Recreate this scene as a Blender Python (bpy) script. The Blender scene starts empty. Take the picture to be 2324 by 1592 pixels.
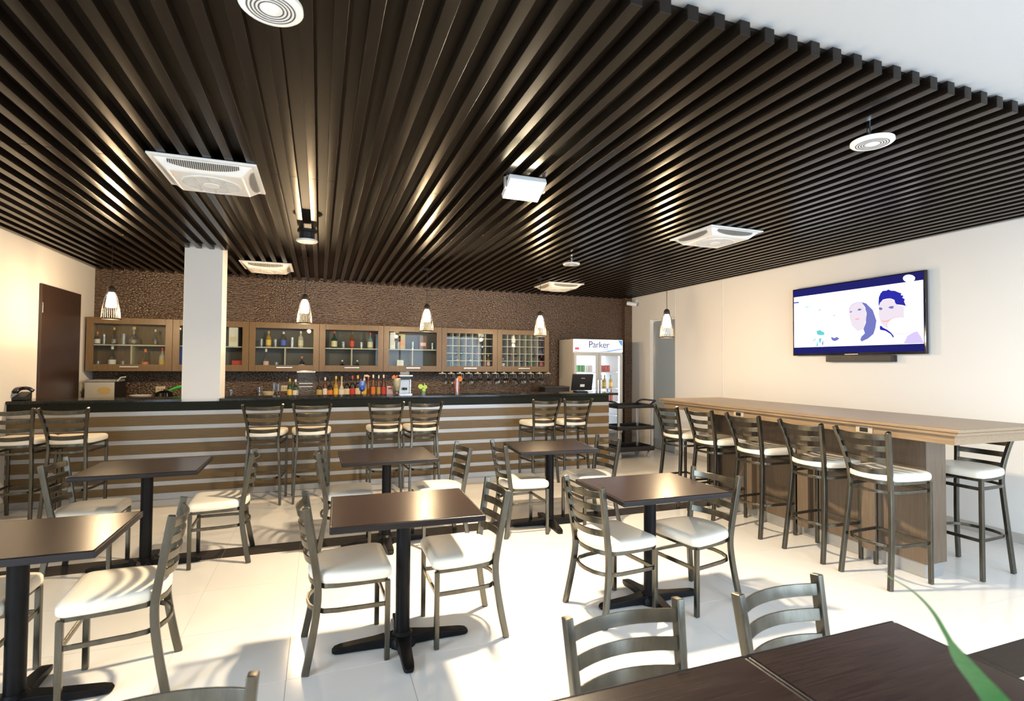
import bpy, bmesh, math, random
from mathutils import Vector, Matrix
random.seed(7)
SC = bpy.context.scene
COL = SC.collection
R = math.radians

# ------------------------------------------------------------------ camera
F_PX, YAW, PITCH, ROLL, CAM_Z = 1188.055, .3514, .0256, .0072, 1.5338
cd = bpy.data.cameras.new('camera'); cam = bpy.data.objects.new('camera', cd); COL.objects.link(cam)
cd.sensor_fit = 'HORIZONTAL'; cd.sensor_width = 36.0; cd.lens = F_PX / 2324 * 36
cd.clip_start = .05; cd.clip_end = 200
fw = Vector((math.sin(YAW) * math.cos(PITCH), math.cos(YAW) * math.cos(PITCH), math.sin(PITCH)))
rt = Vector((math.cos(YAW), -math.sin(YAW), 0)); up = rt.cross(fw)
r2 = rt * math.cos(ROLL) + up * math.sin(ROLL); u2 = up * math.cos(ROLL) - rt * math.sin(ROLL)
M = Matrix((r2, u2, -fw)).transposed().to_4x4(); M.translation = (0, 0, CAM_Z)
cam.matrix_world = M
cd.dof.use_dof = True; cd.dof.focus_distance = 4.5; cd.dof.aperture_fstop = 3.5
SC.camera = cam

# ------------------------------------------------------------------ world, light, exposure
w = bpy.data.worlds.new('world'); SC.world = w; w.use_nodes = True
bg = w.node_tree.nodes['Background']; bg.inputs[0].default_value = (.72, .86, 1, 1); bg.inputs[1].default_value = .8
SC.view_settings.view_transform = 'Standard'; SC.view_settings.look = 'None'
SC.view_settings.gamma = 1; SC.view_settings.use_curve_mapping = False
SC.view_settings.exposure = .58
SC.cycles.use_denoising = True
SC.cycles.use_adaptive_sampling = True; SC.cycles.adaptive_threshold = .04
SC.cycles.max_bounces = 6; SC.cycles.diffuse_bounces = 4; SC.cycles.glossy_bounces = 4
SC.cycles.transparent_max_bounces = 14; SC.cycles.transmission_bounces = 4
SC.cycles.sample_clamp_indirect = 6; SC.cycles.caustics_reflective = False; SC.cycles.caustics_refractive = False

def light(name, typ, loc, power, color, parent=None, **kw):
    l = bpy.data.lights.new(name, typ); l.energy = power; l.color = color
    for k, v in kw.items(): setattr(l, k, v)
    o = bpy.data.objects.new(name, l); COL.objects.link(o); o.location = loc
    if parent: o.parent = parent
    return o
# daylight arriving through the three shop windows behind and beside the camera
for x, y_, pw, sz, rz in ((2.55, -.92, 92, 1.7, 0), (4.65, -.92, 76, 1.7, 0), (-3.12, .6, 150, 2.0, -90)):
    o = light('window_daylight', 'AREA', (x, y_, 1.45), pw, (.68, .85, 1), shape='RECTANGLE', size=sz, size_y=2.2)
    o.rotation_euler = (R(90), 0, R(rz))

# ------------------------------------------------------------------ materials
MATS = {}
def N(nt, t, **kw):
    n = nt.nodes.new(t)
    for k, v in kw.items():
        if hasattr(n, k) and not k[0].isupper(): setattr(n, k, v)
        else: n.inputs[k.replace('_', ' ')].default_value = v
    return n
def mat(name, col, rough=.5, metal=0, spec=.5, coat=0, emit=None, estr=0, var=None, scale=(1, 1, 1), nscale=5,
        bump=0, bscale=200, bdist=.001, trans=0, alpha=1, detail=4):
    if name in MATS: return MATS[name]
    m = bpy.data.materials.new(name); m.use_nodes = True; nt = m.node_tree
    b = nt.nodes['Principled BSDF']
    b.inputs['Base Color'].default_value = (*col, 1); b.inputs['Roughness'].default_value = rough
    b.inputs['Metallic'].default_value = metal; b.inputs['Specular IOR Level'].default_value = spec
    b.inputs['Coat Weight'].default_value = coat; b.inputs['Coat Roughness'].default_value = .12
    b.inputs['Transmission Weight'].default_value = trans; b.inputs['Alpha'].default_value = alpha
    if emit: b.inputs['Emission Color'].default_value = (*emit, 1); b.inputs['Emission Strength'].default_value = estr
    tc = N(nt, 'ShaderNodeTexCoord'); mp = N(nt, 'ShaderNodeMapping'); mp.inputs['Scale'].default_value = scale
    nt.links.new(tc.outputs['Object'], mp.inputs[0])
    if var:
        no = N(nt, 'ShaderNodeTexNoise', Scale=nscale, Detail=detail, Roughness=.65); nt.links.new(mp.outputs[0], no.inputs['Vector'])
        cr = N(nt, 'ShaderNodeValToRGB'); cr.color_ramp.elements[0].position = .3; cr.color_ramp.elements[1].position = .7
        cr.color_ramp.elements[0].color = (*col, 1); cr.color_ramp.elements[1].color = (*var, 1)
        nt.links.new(no.outputs['Fac'], cr.inputs[0]); nt.links.new(cr.outputs[0], b.inputs['Base Color'])
    if bump:
        n2 = N(nt, 'ShaderNodeTexNoise', Scale=bscale, Detail=3); nt.links.new(mp.outputs[0], n2.inputs['Vector'])
        bp = N(nt, 'ShaderNodeBump', Strength=bump, Distance=bdist); nt.links.new(n2.outputs['Fac'], bp.inputs['Height'])
        nt.links.new(bp.outputs[0], b.inputs['Normal'])
    MATS[name] = m; return m
def glass(name, tint=(1, 1, 1), base=.05, rough=.02, edge=.75):
    if name in MATS: return MATS[name]
    m = bpy.data.materials.new(name); m.use_nodes = True; nt = m.node_tree; nt.nodes.clear()
    o = N(nt, 'ShaderNodeOutputMaterial'); mx = N(nt, 'ShaderNodeMixShader'); t = N(nt, 'ShaderNodeBsdfTransparent'); g = N(nt, 'ShaderNodeBsdfGlossy')
    t.inputs[0].default_value = (*tint, 1); g.inputs['Roughness'].default_value = rough
    lw = N(nt, 'ShaderNodeLayerWeight', Blend=.35); mr = N(nt, 'ShaderNodeMapRange'); mr.inputs[3].default_value = base; mr.inputs[4].default_value = edge
    nt.links.new(lw.outputs['Facing'], mr.inputs[0]); nt.links.new(mr.outputs[0], mx.inputs[0])
    nt.links.new(t.outputs[0], mx.inputs[1]); nt.links.new(g.outputs[0], mx.inputs[2]); nt.links.new(mx.outputs[0], o.inputs[0])
    MATS[name] = m; return m
def emis(name, col, s):
    if name in MATS: return MATS[name]
    m = bpy.data.materials.new(name); m.use_nodes = True; nt = m.node_tree; nt.nodes.clear()
    o = N(nt, 'ShaderNodeOutputMaterial'); e = N(nt, 'ShaderNodeEmission', Strength=s); e.inputs[0].default_value = (*col, 1)
    nt.links.new(e.outputs[0], o.inputs[0]); MATS[name] = m; return m

WENGE = mat('slat_wenge', (.0065, .0045, .003), .27, var=(.012, .0085, .0058), scale=(14, .8, 14), nscale=6, spec=.22)
WENGEP = mat('panel_wenge', (.007, .005, .0035), .45, var=(.012, .0085, .006), spec=.2, scale=(14, .8, 14), nscale=6)
PAINT = mat('wall_paint', (.87, .845, .80), .6, bump=.15, bscale=300)
WHITEC = mat('ceiling_paint', (.47, .47, .47), .65, bump=.1, bscale=250)
TILE = mat('floor_tile', (.80, .775, .735), .14, var=(.83, .81, .775), scale=(1, 1, 1), nscale=1.5, spec=.5)
GROUT = mat('grout', (.55, .50, .44), .8, var=(.5, .46, .4), nscale=20)
DTILE = mat('dark_tile', (.018, .0145, .013), .5, var=(.036, .029, .025), scale=(1.5, 30, 1), nscale=4, spec=.2)
BARWOOD = mat('bar_wood', (.125, .076, .026), .4, var=(.175, .112, .042), scale=(1.2, 1, 26), nscale=5)
CABWOOD = mat('cabinet_wood', (.15, .092, .038), .4, var=(.20, .128, .058), scale=(20, 20, 1.6), nscale=4)
OAK = mat('high_table_wood', (.225, .152, .088), .32, var=(.315, .218, .132), scale=(24, 1.1, 24), nscale=4)
OAKV = mat('high_table_panel_wood', (.12, .085, .057), .4, var=(.17, .122, .083), scale=(20, 20, 1.1), nscale=4)
TOPW = mat('table_laminate', (.010, .006, .0055), .26, var=(.038, .0245, .0215), scale=(1.2, 42, 1), nscale=4, spec=.3, detail=6)
TOPE = mat('table_edge', (.011, .009, .010), .3, var=(.018, .014, .015), scale=(1, 20, 1), spec=.3)
GUN = mat('brushed_gunmetal', (.095, .089, .072), .27, metal=.92, var=(.145, .136, .112), scale=(1, 1, .25), nscale=30)
VINYL = mat('cream_vinyl', (.80, .74, .62), .42, var=(.83, .78, .67), nscale=3, bump=.12, bscale=400, bdist=.0005)
BLACKM = mat('black_cast_iron', (.004, .004, .0045), .42, var=(.008, .008, .009), nscale=20, bump=.1, bscale=150, spec=.15)
BLACKP = mat('black_plastic', (.007, .007, .0075), .4, var=(.012, .012, .013), nscale=12)
BLACKG = mat('black_gloss', (.008, .008, .010), .08, var=(.012, .012, .014), nscale=8)
GRANITE = mat('black_granite', (.006, .007, .006), .14, var=(.016, .017, .015), nscale=140, spec=.35)
GRANA = mat('granite_apron', (.008, .009, .006), .38, var=(.022, .023, .015), nscale=160, spec=.1)
STEEL = mat('satin_aluminium', (.40, .40, .40), .4, metal=.55, var=(.47, .47, .47), scale=(.4, 8, 30), nscale=6)
CHROME = mat('chrome', (.72, .71, .69), .14, metal=1, var=(.76, .75, .73), nscale=9)
WPLAS = mat('white_plastic', (.80, .79, .76), .35, var=(.82, .81, .79), nscale=6)
GREYP = mat('grey_plastic', (.30, .30, .30), .4, var=(.34, .34, .34), nscale=8)
SLOT = mat('dark_slot', (.06, .058, .05), .6, var=(.08, .075, .07), nscale=9)
DOORW = mat('door_wenge', (.032, .017, .012), .38, var=(.048, .026, .019), scale=(20, 20, 1), nscale=4)
FROST = mat('frosted_door', (.30, .37, .43), .35, var=(.34, .40, .45), nscale=2)  # bluish daylight falling on the door leaf is put into its base colour
PANE = glass('cabinet_pane', (.93, .96, .95), .008, .02, .35)
CLEAR = glass('clear_glass', (.96, .97, .97), .10, .03, .9)
FRPANE = glass('fridge_pane', (.97, .98, 1), .03, .03, .5)
CABIN = mat('cabinet_inside', (.075, .060, .042), .5, var=(.095, .078, .056), nscale=4)
RACKW = mat('rack_wood', (.50, .46, .36), .5, var=(.56, .52, .42), nscale=6)
FRIDGE = mat('fridge_shell', (.55, .52, .46), .35, var=(.58, .55, .49), nscale=3)
GREEN = mat('leaf_green', (.018, .13, .03), .4, var=(.035, .21, .05), scale=(6, 6, 6), nscale=8)

def croc():      # brown pebbled, slightly glossy wall covering
    m = bpy.data.materials.new('pebbled_wall'); m.use_nodes = True; nt = m.node_tree; b = nt.nodes['Principled BSDF']
    tc = N(nt, 'ShaderNodeTexCoord'); mp = N(nt, 'ShaderNodeMapping'); mp.inputs['Scale'].default_value = (1, 1, 1.5)
    nt.links.new(tc.outputs['Object'], mp.inputs[0])
    v = N(nt, 'ShaderNodeTexVoronoi', Scale=34); nt.links.new(mp.outputs[0], v.inputs['Vector'])
    cr = N(nt, 'ShaderNodeValToRGB'); cr.color_ramp.elements[0].color = (.140, .086, .048, 1); cr.color_ramp.elements[1].color = (.055, .031, .017, 1)
    cr.color_ramp.elements[0].position = .25; cr.color_ramp.elements[1].position = .75
    nt.links.new(v.outputs['Distance'], cr.inputs[0]); nt.links.new(cr.outputs[0], b.inputs['Base Color'])
    bp = N(nt, 'ShaderNodeBump', Strength=.9, Distance=.008); bp.invert = True
    nt.links.new(v.outputs['Distance'], bp.inputs['Height']); nt.links.new(bp.outputs[0], b.inputs['Normal'])
    b.inputs['Roughness'].default_value = .3; b.inputs['Specular IOR Level'].default_value = .6
    return m
CROC = croc()

# ------------------------------------------------------------------ mesh helpers
class MB:
    def __init__(s): s.v = []; s.f = []
    def add(s, vs, fs):
        k = len(s.v); s.v += [tuple(p) for p in vs]; s.f += [tuple(i + k for i in f) for f in fs]; return s
    def box(s, x0, x1, y0, y1, z0, z1):
        return s.add([(x0, y0, z0), (x1, y0, z0), (x1, y1, z0), (x0, y1, z0), (x0, y0, z1), (x1, y0, z1), (x1, y1, z1), (x0, y1, z1)],
                     [(3, 2, 1, 0), (4, 5, 6, 7), (0, 1, 5, 4), (1, 2, 6, 5), (2, 3, 7, 6), (3, 0, 4, 7)])
    def frus(s, z0, h0, z1, h1, cx=0, cy=0):      # square frustum
        a = [(cx + i * h0, cy + j * h0, z0) for i, j in ((-1, -1), (1, -1), (1, 1), (-1, 1))]
        b = [(cx + i * h1, cy + j * h1, z1) for i, j in ((-1, -1), (1, -1), (1, 1), (-1, 1))]
        return s.add(a + b, [(3, 2, 1, 0), (4, 5, 6, 7), (0, 1, 5, 4), (1, 2, 6, 5), (2, 3, 7, 6), (3, 0, 4, 7)])
    def lathe(s, prof, n=16, c=(0, 0, 0), closed=True):
        vs = []; fs = []
        for r, z in prof:
            for i in range(n):
                a = 2 * math.pi * i / n; vs.append((c[0] + r * math.cos(a), c[1] + r * math.sin(a), c[2] + z))
        for k in range(len(prof) - 1):
            for i in range(n):
                j = (i + 1) % n; fs.append((k * n + i, k * n + j, (k + 1) * n + j, (k + 1) * n + i))
        if closed: fs.append(tuple(reversed(range(n)))); fs.append(tuple(range((len(prof) - 1) * n, len(prof) * n)))
        return s.add(vs, fs)
    def cyl(s, c, r, z0, z1, n=16): return s.lathe([(r, z0), (r, z1)], n, c)
    def sweep(s, path, side, w, h, cap=True):      # rectangular section: w along side, h across
        path = [Vector(p) for p in path]; side = Vector(side).normalized(); vs = []; fs = []
        ws = w if isinstance(w, (list, tuple)) else [w] * len(path); hs = h if isinstance(h, (list, tuple)) else [h] * len(path)
        for i, p in enumerate(path):
            t = (path[min(i + 1, len(path) - 1)] - path[max(i - 1, 0)]).normalized()
            sd = (side - t * side.dot(t)).normalized(); n = t.cross(sd)
            for a, b in ((-1, -1), (1, -1), (1, 1), (-1, 1)): vs.append(p + sd * a * ws[i] / 2 + n * b * hs[i] / 2)
        for i in range(len(path) - 1):
            for k in range(4):
                l = (k + 1) % 4; fs.append((i * 4 + k, i * 4 + l, i * 4 + 4 + l, i * 4 + 4 + k))
        if cap: e = (len(path) - 1) * 4; fs += [(3, 2, 1, 0), (e, e + 1, e + 2, e + 3)]
        return s.add(vs, fs)
    def tube(s, path, r, n=8):
        path = [Vector(p) for p in path]; vs = []; fs = []
        rs = r if isinstance(r, (list, tuple)) else [r] * len(path)
        for i, p in enumerate(path):
            t = (path[min(i + 1, len(path) - 1)] - path[max(i - 1, 0)]).normalized()
            a = Vector((0, 0, 1)) if abs(t.z) < .9 else Vector((1, 0, 0)); x = t.cross(a).normalized(); y = t.cross(x)
            for k in range(n): vs.append(p + (x * math.cos(2 * math.pi * k / n) + y * math.sin(2 * math.pi * k / n)) * rs[i])
        for i in range(len(path) - 1):
            for k in range(n): l = (k + 1) % n; fs.append((i * n + k, i * n + l, i * n + n + l, i * n + n + k))
        fs += [tuple(reversed(range(n))), tuple(range((len(path) - 1) * n, len(path) * n))]
        return s.add(vs, fs)
    def poly(s, pts): return s.add(pts, [tuple(range(len(pts)))])
    def mesh(s, name, m, bevel=0, seg=2, smooth=False):
        me = bpy.data.meshes.new(name); me.from_pydata(s.v, [], s.f)
        bm = bmesh.new(); bm.from_mesh(me); bmesh.ops.recalc_face_normals(bm, faces=bm.faces)
        if bevel:
            es = [e for e in bm.edges if len(e.link_faces) == 2 and e.calc_face_angle(0) > R(35)]
            bmesh.ops.bevel(bm, geom=es, offset=bevel, segments=seg, affect='EDGES', profile=.5, clamp_overlap=True)
        nv = None
        if bevel:                       # area-weighted normals keep the flats flat and the rounded edges soft
            nv = []
            for v in bm.verts:
                n = Vector((0, 0, 0))
                for f in v.link_faces: n += f.normal * f.calc_area()
                nv.append(n.normalized() if n.length > 0 else v.normal.copy())
            for f in bm.faces: f.smooth = True
        elif smooth:
            for f in bm.faces: f.smooth = True
            for e in bm.edges:
                if len(e.link_faces) == 2 and e.calc_face_angle(0) > R(40): e.smooth = False
        bm.to_mesh(me); bm.free()
        if nv: me.normals_split_custom_set_from_vertices([tuple(n) for n in nv])
        for x in (m if isinstance(m, list) else [m]): me.materials.append(x)
        return me
    def obj(s, name, m, parent=None, **kw): return link(name, s.mesh(name, m, **kw), parent)
def link(name, data, parent=None, loc=None, rz=0):
    o = bpy.data.objects.new(name, data); COL.objects.link(o)
    if parent is not None: o.parent = parent
    if loc is not None: o.location = loc
    if rz: o.rotation_euler.z = rz
    return o
def tag(o, label=None, cat=None, group=None, kind=None):
    if label: o['label'] = label
    if cat: o['category'] = cat
    if group: o['group'] = group
    if kind: o['kind'] = kind
    return o
def thing(name, label, cat, loc=(0, 0, 0), rz=0, group=None): return tag(link(name, None, None, loc, rz), label, cat, group)
def struct(o, label=None): return tag(o, label, kind='structure')
def copy_tree(o, parent=None):
    c = o.copy(); COL.objects.link(c); c.parent = parent
    for ch in list(o.children): copy_tree(ch, c)
    return c
def smoothpath(pts, k=4):
    P = [Vector(p) for p in pts]; P = [P[0] * 2 - P[1]] + P + [P[-1] * 2 - P[-2]]; out = []
    for i in range(1, len(P) - 2):
        a, b, c, d = P[i - 1:i + 3]
        for j in range(k):
            t = j / k; out.append(.5 * ((2 * b) + (c - a) * t + (2 * a - 5 * b + 4 * c - d) * t * t + (3 * b - a - 3 * c + d) * t ** 3))
    out.append(P[-2]); return out
def xat(px, y):        # world x of a photo column at depth y
    return y * math.tan(YAW + math.atan((px - 1162) / F_PX))

# ------------------------------------------------------------------ room shell
XL, XR, YB, YF, ZS, ZC = -3.005, 5.765, 8.96, -.8, 2.832, 2.905
fl = struct(MB().box(XL - .2, XR + 2.2, YF - .2, YB + .2, -.06, -.002).obj('floor', GROUT), 'white tiled floor with dark tile bands')
tw = .572; x_start = -.13 - 6 * tw
rows = [(-.26, .36), (.36, .98), (.98, 1.60), (1.82, 2.16), (2.16, 2.78), (2.78, 3.40), (3.40, 4.02), (4.02, 4.655)]
y = 4.88
while y < YB - .01: rows.append((y, min(y + .62, YB))); y += .62
def tilegrid(rows, m, name, g=.0012):
    cache = {}
    for (y0, y1) in rows:
        for k in range(17):
            a, b = max(x_start + k * tw, XL), min(x_start + (k + 1) * tw, XR)
            if b - a < .02: continue
            key = (round(b - a, 3), round(y1 - y0, 3))
            if key not in cache:
                cache[key] = MB().box(g, b - a - g, g, y1 - y0 - g, -.01, 0).mesh(name, m)
            link(name, cache[key], fl, (a, y0, 0))
tilegrid(rows, TILE, 'tile')
tilegrid([(1.60, 1.82), (4.655, 4.88)], DTILE, 'dark_tile')

cl = struct(MB().box(XL - .2, XR + .2, YF - .2, YB + .2, ZC, ZC + .15).obj('ceiling', WHITEC), 'white ceiling with dark wooden slats below')
MB().box(XL, XR, 1.63, YB, ZC - .014, ZC - .001).obj('backing_panel', WENGEP, cl)
sp, sw = .12475, .052
segs = [(1.59, 3.93), (3.934, 6.40), (6.404, YB)]
smesh = {}
def slat(x, y0, y1):
    k = round(y1 - y0, 3)
    if k not in smesh: smesh[k] = MB().box(-sw / 2, sw / 2, 0, y1 - y0, ZS, ZC - .012).mesh('slat', WENGE, bevel=.002, seg=1)
    link('slat', smesh[k], cl, (x, y0, 0))
CX0, CX1, CY0, CY1 = -1.465, -1.078, 6.85, 7.17
i = -40
while True:
    x = 1.4526 - sw / 2 + sp * i; i += 1
    if x < XL + .03: continue
    if x > XR - .03: break
    for (y0, y1) in segs:
        if y0 > 6 and CX0 - .03 < x < CX1 + .03:
            slat(x, y0, CY0 - .002); slat(x, CY1 + .002, y1)
        else: slat(x, y0, y1)
struct(MB().box(CX0, CX1, CY0, CY1, 0, ZC).obj('wall_column', mat('column_paint', (.92, .91, .89), .55, bump=.1, bscale=260), bevel=.003), 'square white column rising from bar')

struct(MB().box(XL - .15, XL, 1.6, YB, 0, ZC).box(XL - .15, XL, YF, -.4, 0, ZC).box(XL - .15, XL, -.4, 1.6, 0, .35).box(XL - .15, XL, -.4, 1.6, 2.55, ZC).obj('wall_left', PAINT), 'cream side wall with dark door')
struct(MB().box(XL - .15, XR + .15, YB, YB + .15, 0, ZC).obj('wall_back', CROC), 'brown pebbled wall behind bar')
struct(MB().box(5.60, XR, 8.86, YB, 0, ZC).obj('wall_pier', CROC), 'brown pebbled corner pier beside fridge')
D0, D1, DH = 7.53, 8.265, 2.37
wr = struct(MB().box(XR, XR + .15, YF, D0, 0, ZC).box(XR, XR + .15, D1, YB, 0, ZC).box(XR, XR + .15, D0, D1, DH, ZC).obj('wall_right', PAINT), 'cream wall with television and doorway')
struct(MB().box(XR + .15, XR + 1.6, D1 + .25, D1 + .3, 0, ZC).box(XR + 1.55, XR + 1.6, D0 - .6, D1 + .25, 0, ZC).box(XR + .15, XR + 1.6, D0 - .65, D0 - .6, 0, ZC).obj('wall_corridor', PAINT), 'cream corridor wall beyond doorway')
d2 = struct(link('door_2', None, None, (XR + .09, D1 - .03, 0), 0), 'frosted door in right wall opening, bluish daylight in its colour')
MB().box(-.02, .02, -.655, 0, .01, DH - .03).obj('leaf', FROST, d2, bevel=.002)
MB().box(-.035, .03, -.70, -.66, 0, DH).box(-.035, .03, .0, .03, 0, DH).box(-.035, .03, -.66, 0, DH - .03, DH).obj('door_frame', WPLAS, d2, bevel=.002)
MB().box(-.05, -.02, -.03, -.022, .02, DH - .06).obj('edge_strip', CHROME, d2)
d1 = struct(link('door_1', None, None, (XL, 7.41, 0), 0), 'dark brown flush door in left wall')
MB().box(.0, .03, 0, 1.03, 0, 2.41).obj('leaf', DOORW, d1, bevel=.002)
for z in (.98, 2.08): MB().box(.028, .036, .012, .03, z, z + .12).obj('hinge', CHROME, d1, bevel=.002)
struct(MB().box(XR - .012, XR, YF, D0, 0, .085).obj('baseboard_right', mat('baseboard', (.50, .47, .42), .3, var=(.54, .51, .46), nscale=5), bevel=.002))
struct(MB().box(XL, XL + .012, YF, 6.8, 0, .085).obj('baseboard_left', MATS['baseboard'], bevel=.002))
struct(MB().box(XR - .004, XR, 6.38, 6.40, .085, ZS).obj('trim_1', WPLAS))
struct(MB().box(XR - .004, XR, D0 - .012, D0, DH, ZS).obj('trim_2', WPLAS))
# window wall behind the viewer, and a window in the left wall beside the viewer
wf = MB().box(XL, XR, YF - .15, YF, 0, .35).box(XL, XR, YF - .15, YF, 2.55, ZC)
for a, b in ((XL, 1.7), (3.4, 3.8), (5.5, XR)): wf.box(a, b, YF - .15, YF, .35, 2.55)
struct(wf.obj('wall_front', PAINT))
for i, (px_, py_, W, rz) in enumerate(((1.7, YF - .06, 1.7, 0), (3.8, YF - .06, 1.7, 0), (XL - .06, 1.6, 2.0, -90))):
    wo = struct(link('window_%d' % (i + 1), None, None, (px_, py_, .35), R(rz))); H = 2.2
    MB().box(0, .05, -.03, .03, 0, H).box(W - .05, W, -.03, .03, 0, H).box(.05, W - .05, -.03, .03, 0, .05).box(.05, W - .05, -.03, .03, H - .05, H).box(W / 2 - .025, W / 2 + .025, -.03, .03, .05, H - .05).obj('window_frame', GREYP, wo)
    for k in (0, 1): MB().box(.05 + k * (W / 2 - .025), W / 2 - .025 + k * (W / 2 - .025), -.004, .004, .05, H - .05).obj('pane', FRPANE, wo)

# ------------------------------------------------------------------ bar counter
BX0, BX1, BY = XL + .003, 4.04, 6.817
bar = thing('bar_counter', 'long bar counter with black granite top, wood planks and silver strips', 'bar counter', (.5, BY, 0))
def bp(m, name, mt, **kw):
    o = m.obj(name, mt, bar, **kw); o.location = (-.5, -BY, 0); return o
bp(MB().box(BX0, CX0 - .002, BY - .02, 7.30, 1.08, 1.113).box(CX1 + .002, BX1 + .15, BY - .02, 7.30, 1.08, 1.113).box(CX0 - .002, CX1 + .002, CY1 + .002, 7.30, 1.08, 1.113), 'countertop', GRANITE, bevel=.003)
bp(MB().box(BX0, BX1, BY + .004, BY + .03, .98, 1.08), 'apron', GRANA)
bp(MB().box(BX0, CX0 - .004, BY + .031, 7.25, .0, 1.079).box(CX1 + .004, BX1 - .01, BY + .031, 7.25, 0, 1.079), 'body', mat('bar_body', (.10, .07, .04), .5, var=(.13, .09, .055), nscale=4))
for z0, z1 in ((.822, .931), (.666, .775), (.51, .619), (.359, .463), (.203, .312), (.072, .154)):
    bp(MB().box(BX0, BX1, BY, BY + .028, z0, z1), 'wood_plank', BARWOOD, bevel=.002, seg=1)
for z0, z1 in ((.931, .98), (.775, .822), (.619, .666), (.463, .51), (.312, .359), (.154, .203)):
    bp(MB().box(BX0, BX1, BY + .008, BY + .03, z0, z1), 'silver_strip', STEEL)
bp(MB().box(BX0, BX1, BY + .012, BY + .03, 0.003, .072), 'kick_plate', STEEL)
bp(MB().box(BX1 - .01, BX1 + .002, BY + .03, 7.25, 0, 1.08), 'end_panel', BARWOOD)

bc = thing('back_counter', 'dark low counter along brown wall behind bar', 'counter', (.5, 8.65, 0))
MB().box(-3.45, 3.5, -.27, .30, 0, .96).obj('body', mat('back_body', (.06, .045, .03), .5, var=(.08, .06, .04), nscale=4), bc)
MB().box(-3.48, 3.53, -.30, .305, .96, 1.0).obj('worktop', GRANITE, bc, bevel=.003)

# ------------------------------------------------------------------ wall cabinets
CZ0, CZ1, CYF, CYB = 1.395, 2.13, 8.60, YB - .002
edges = [-2.97, -1.963, -.99, -.012, .955, 1.905, 2.885, 3.865]
cab_lab = ['leftmost glass-fronted wall cabinet beside left wall', 'glass-fronted wall cabinet mostly hidden behind white column', 'glass-fronted wall cabinet just right of column, yellow bottle inside',
           'middle glass-fronted wall cabinet holding three bottles between tumblers', 'glass-fronted wall cabinet holding tall gift boxes', 'wall cabinet with wine rack grid, left of the two', 'wall cabinet with wine rack grid at right end of row']
def openbox(m, x0, x1, y0, y1, z0, z1, t):
    return m.box(x0, x1, y1 - .012, y1, z0, z1).box(x0, x0 + t, y0, y1 - .012, z0, z1).box(x1 - t, x1, y0, y1 - .012, z0, z1).box(x0 + t, x1 - t, y0, y1 - .012, z0, z0 + t).box(x0 + t, x1 - t, y0, y1 - .012, z1 - t, z1)
for k in range(7):
    a, b = edges[k] + .002, edges[k + 1] - .002; W = b - a
    c = thing('wall_cabinet', cab_lab[k], 'cabinet', (a, CYF, CZ0), 0, 'wall cabinets over the back counter')
    H, Dp = CZ1 - CZ0, CYB - CYF
    openbox(MB(), 0, W, .022, Dp, 0, H, .018).obj('body', [CABWOOD if k in (0, 6) else CABIN], c)
    s = .085
    d = MB().box(0, s, 0, .02, 0, H).box(W - s, W, 0, .02, 0, H).box(s, W - s, 0, .02, 0, s + .01).box(s, W - s, 0, .02, H - s, H).obj('door', CABWOOD, c, bevel=.0015, seg=1)
    MB().box(s - .004, W - s + .004, .008, .013, s, H - s).obj('pane', PANE, d)
    MB().box(W / 2 - .11, W / 2 + .11, -.022, -.014, .055, .067).box(W / 2 - .10, W / 2 - .09, -.016, 0, .057, .065).box(W / 2 + .09, W / 2 + .10, -.016, 0, .057, .065).obj('handle', CHROME, d)
    if k < 5:
        MB().box(.02, W - .02, .045, Dp - .014, .352, .368).obj('shelf', RACKW, c)
        MB().box(W / 2 - .008, W / 2 + .008, .06, Dp - .014, .018, .352).obj('divider', RACKW, c)
    else:
        m = MB(); n = 5; g0, g1 = .20, W - .20
        for q in range(n + 1): xx = g0 + (g1 - g0) * q / n; m.box(xx - .006, xx + .006, .05, .30, .02, H - .02)
        for q in range(6): zz = .06 + q * (H - .1) / 5; m.box(.02, W - .02, .052, .298, zz - .006, zz + .006)
        m.obj('wine_rack', RACKW, c)
gr = thing('hanging_glass_rack', 'row of pale wooden rails for stemware under right wall cabinets', 'glass rack', (2.9, 8.74, CZ0))
rx = []
for q in range(13):
    x = xat(1001 + q * 19.8, 8.74); rx.append(x)
    MB().box(-.055, .055, -.12, .14, -.036, -.024).box(-.015, .015, -.12, .14, -.024, -.001).obj('rail', RACKW, gr).location = (x - 2.9, 0, 0)

# ------------------------------------------------------------------ bottles, glasses and bar goods
def tint(name, c, rough=.12): return mat(name, c, rough, spec=.6, var=tuple(min(1, v * 1.25) for v in c), nscale=6)
BG = {'clear': CLEAR, 'green': tint('green_glass', (.012, .05, .018)), 'amber': tint('amber_glass', (.16, .06, .012)), 'black': tint('black_bottle_glass', (.006, .006, .006)),
      'red': tint('red_liquor', (.07, .010, .010)), 'yellow': tint('yellow_liquor', (.34, .20, .02)), 'brown': tint('brown_liquor', (.10, .035, .012)), 'pale': tint('pale_liquor', (.45, .42, .33)),
      'blue': tint('pale_blue_glass', (.16, .26, .30))}
def flat(name, c): return mat(name, c, .5, var=tuple(min(1, v * 1.12) for v in c), nscale=10)
LC = {'white': flat('paper_white', (.75, .73, .68)), 'yellow': flat('paper_yellow', (.75, .50, .08)), 'orange': flat('paper_orange', (.75, .22, .04)), 'red': flat('paper_red', (.55, .05, .04)),
      'gold': flat('paper_gold', (.50, .36, .12)), 'blue': flat('paper_blue', (.05, .10, .55)), 'black': flat('paper_black', (.015, .015, .015)), 'green': flat('paper_green', (.05, .30, .08)), 'cream': flat('paper_cream', (.70, .62, .42)), 'pink': flat('paper_pink', (.72, .42, .38))}
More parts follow.
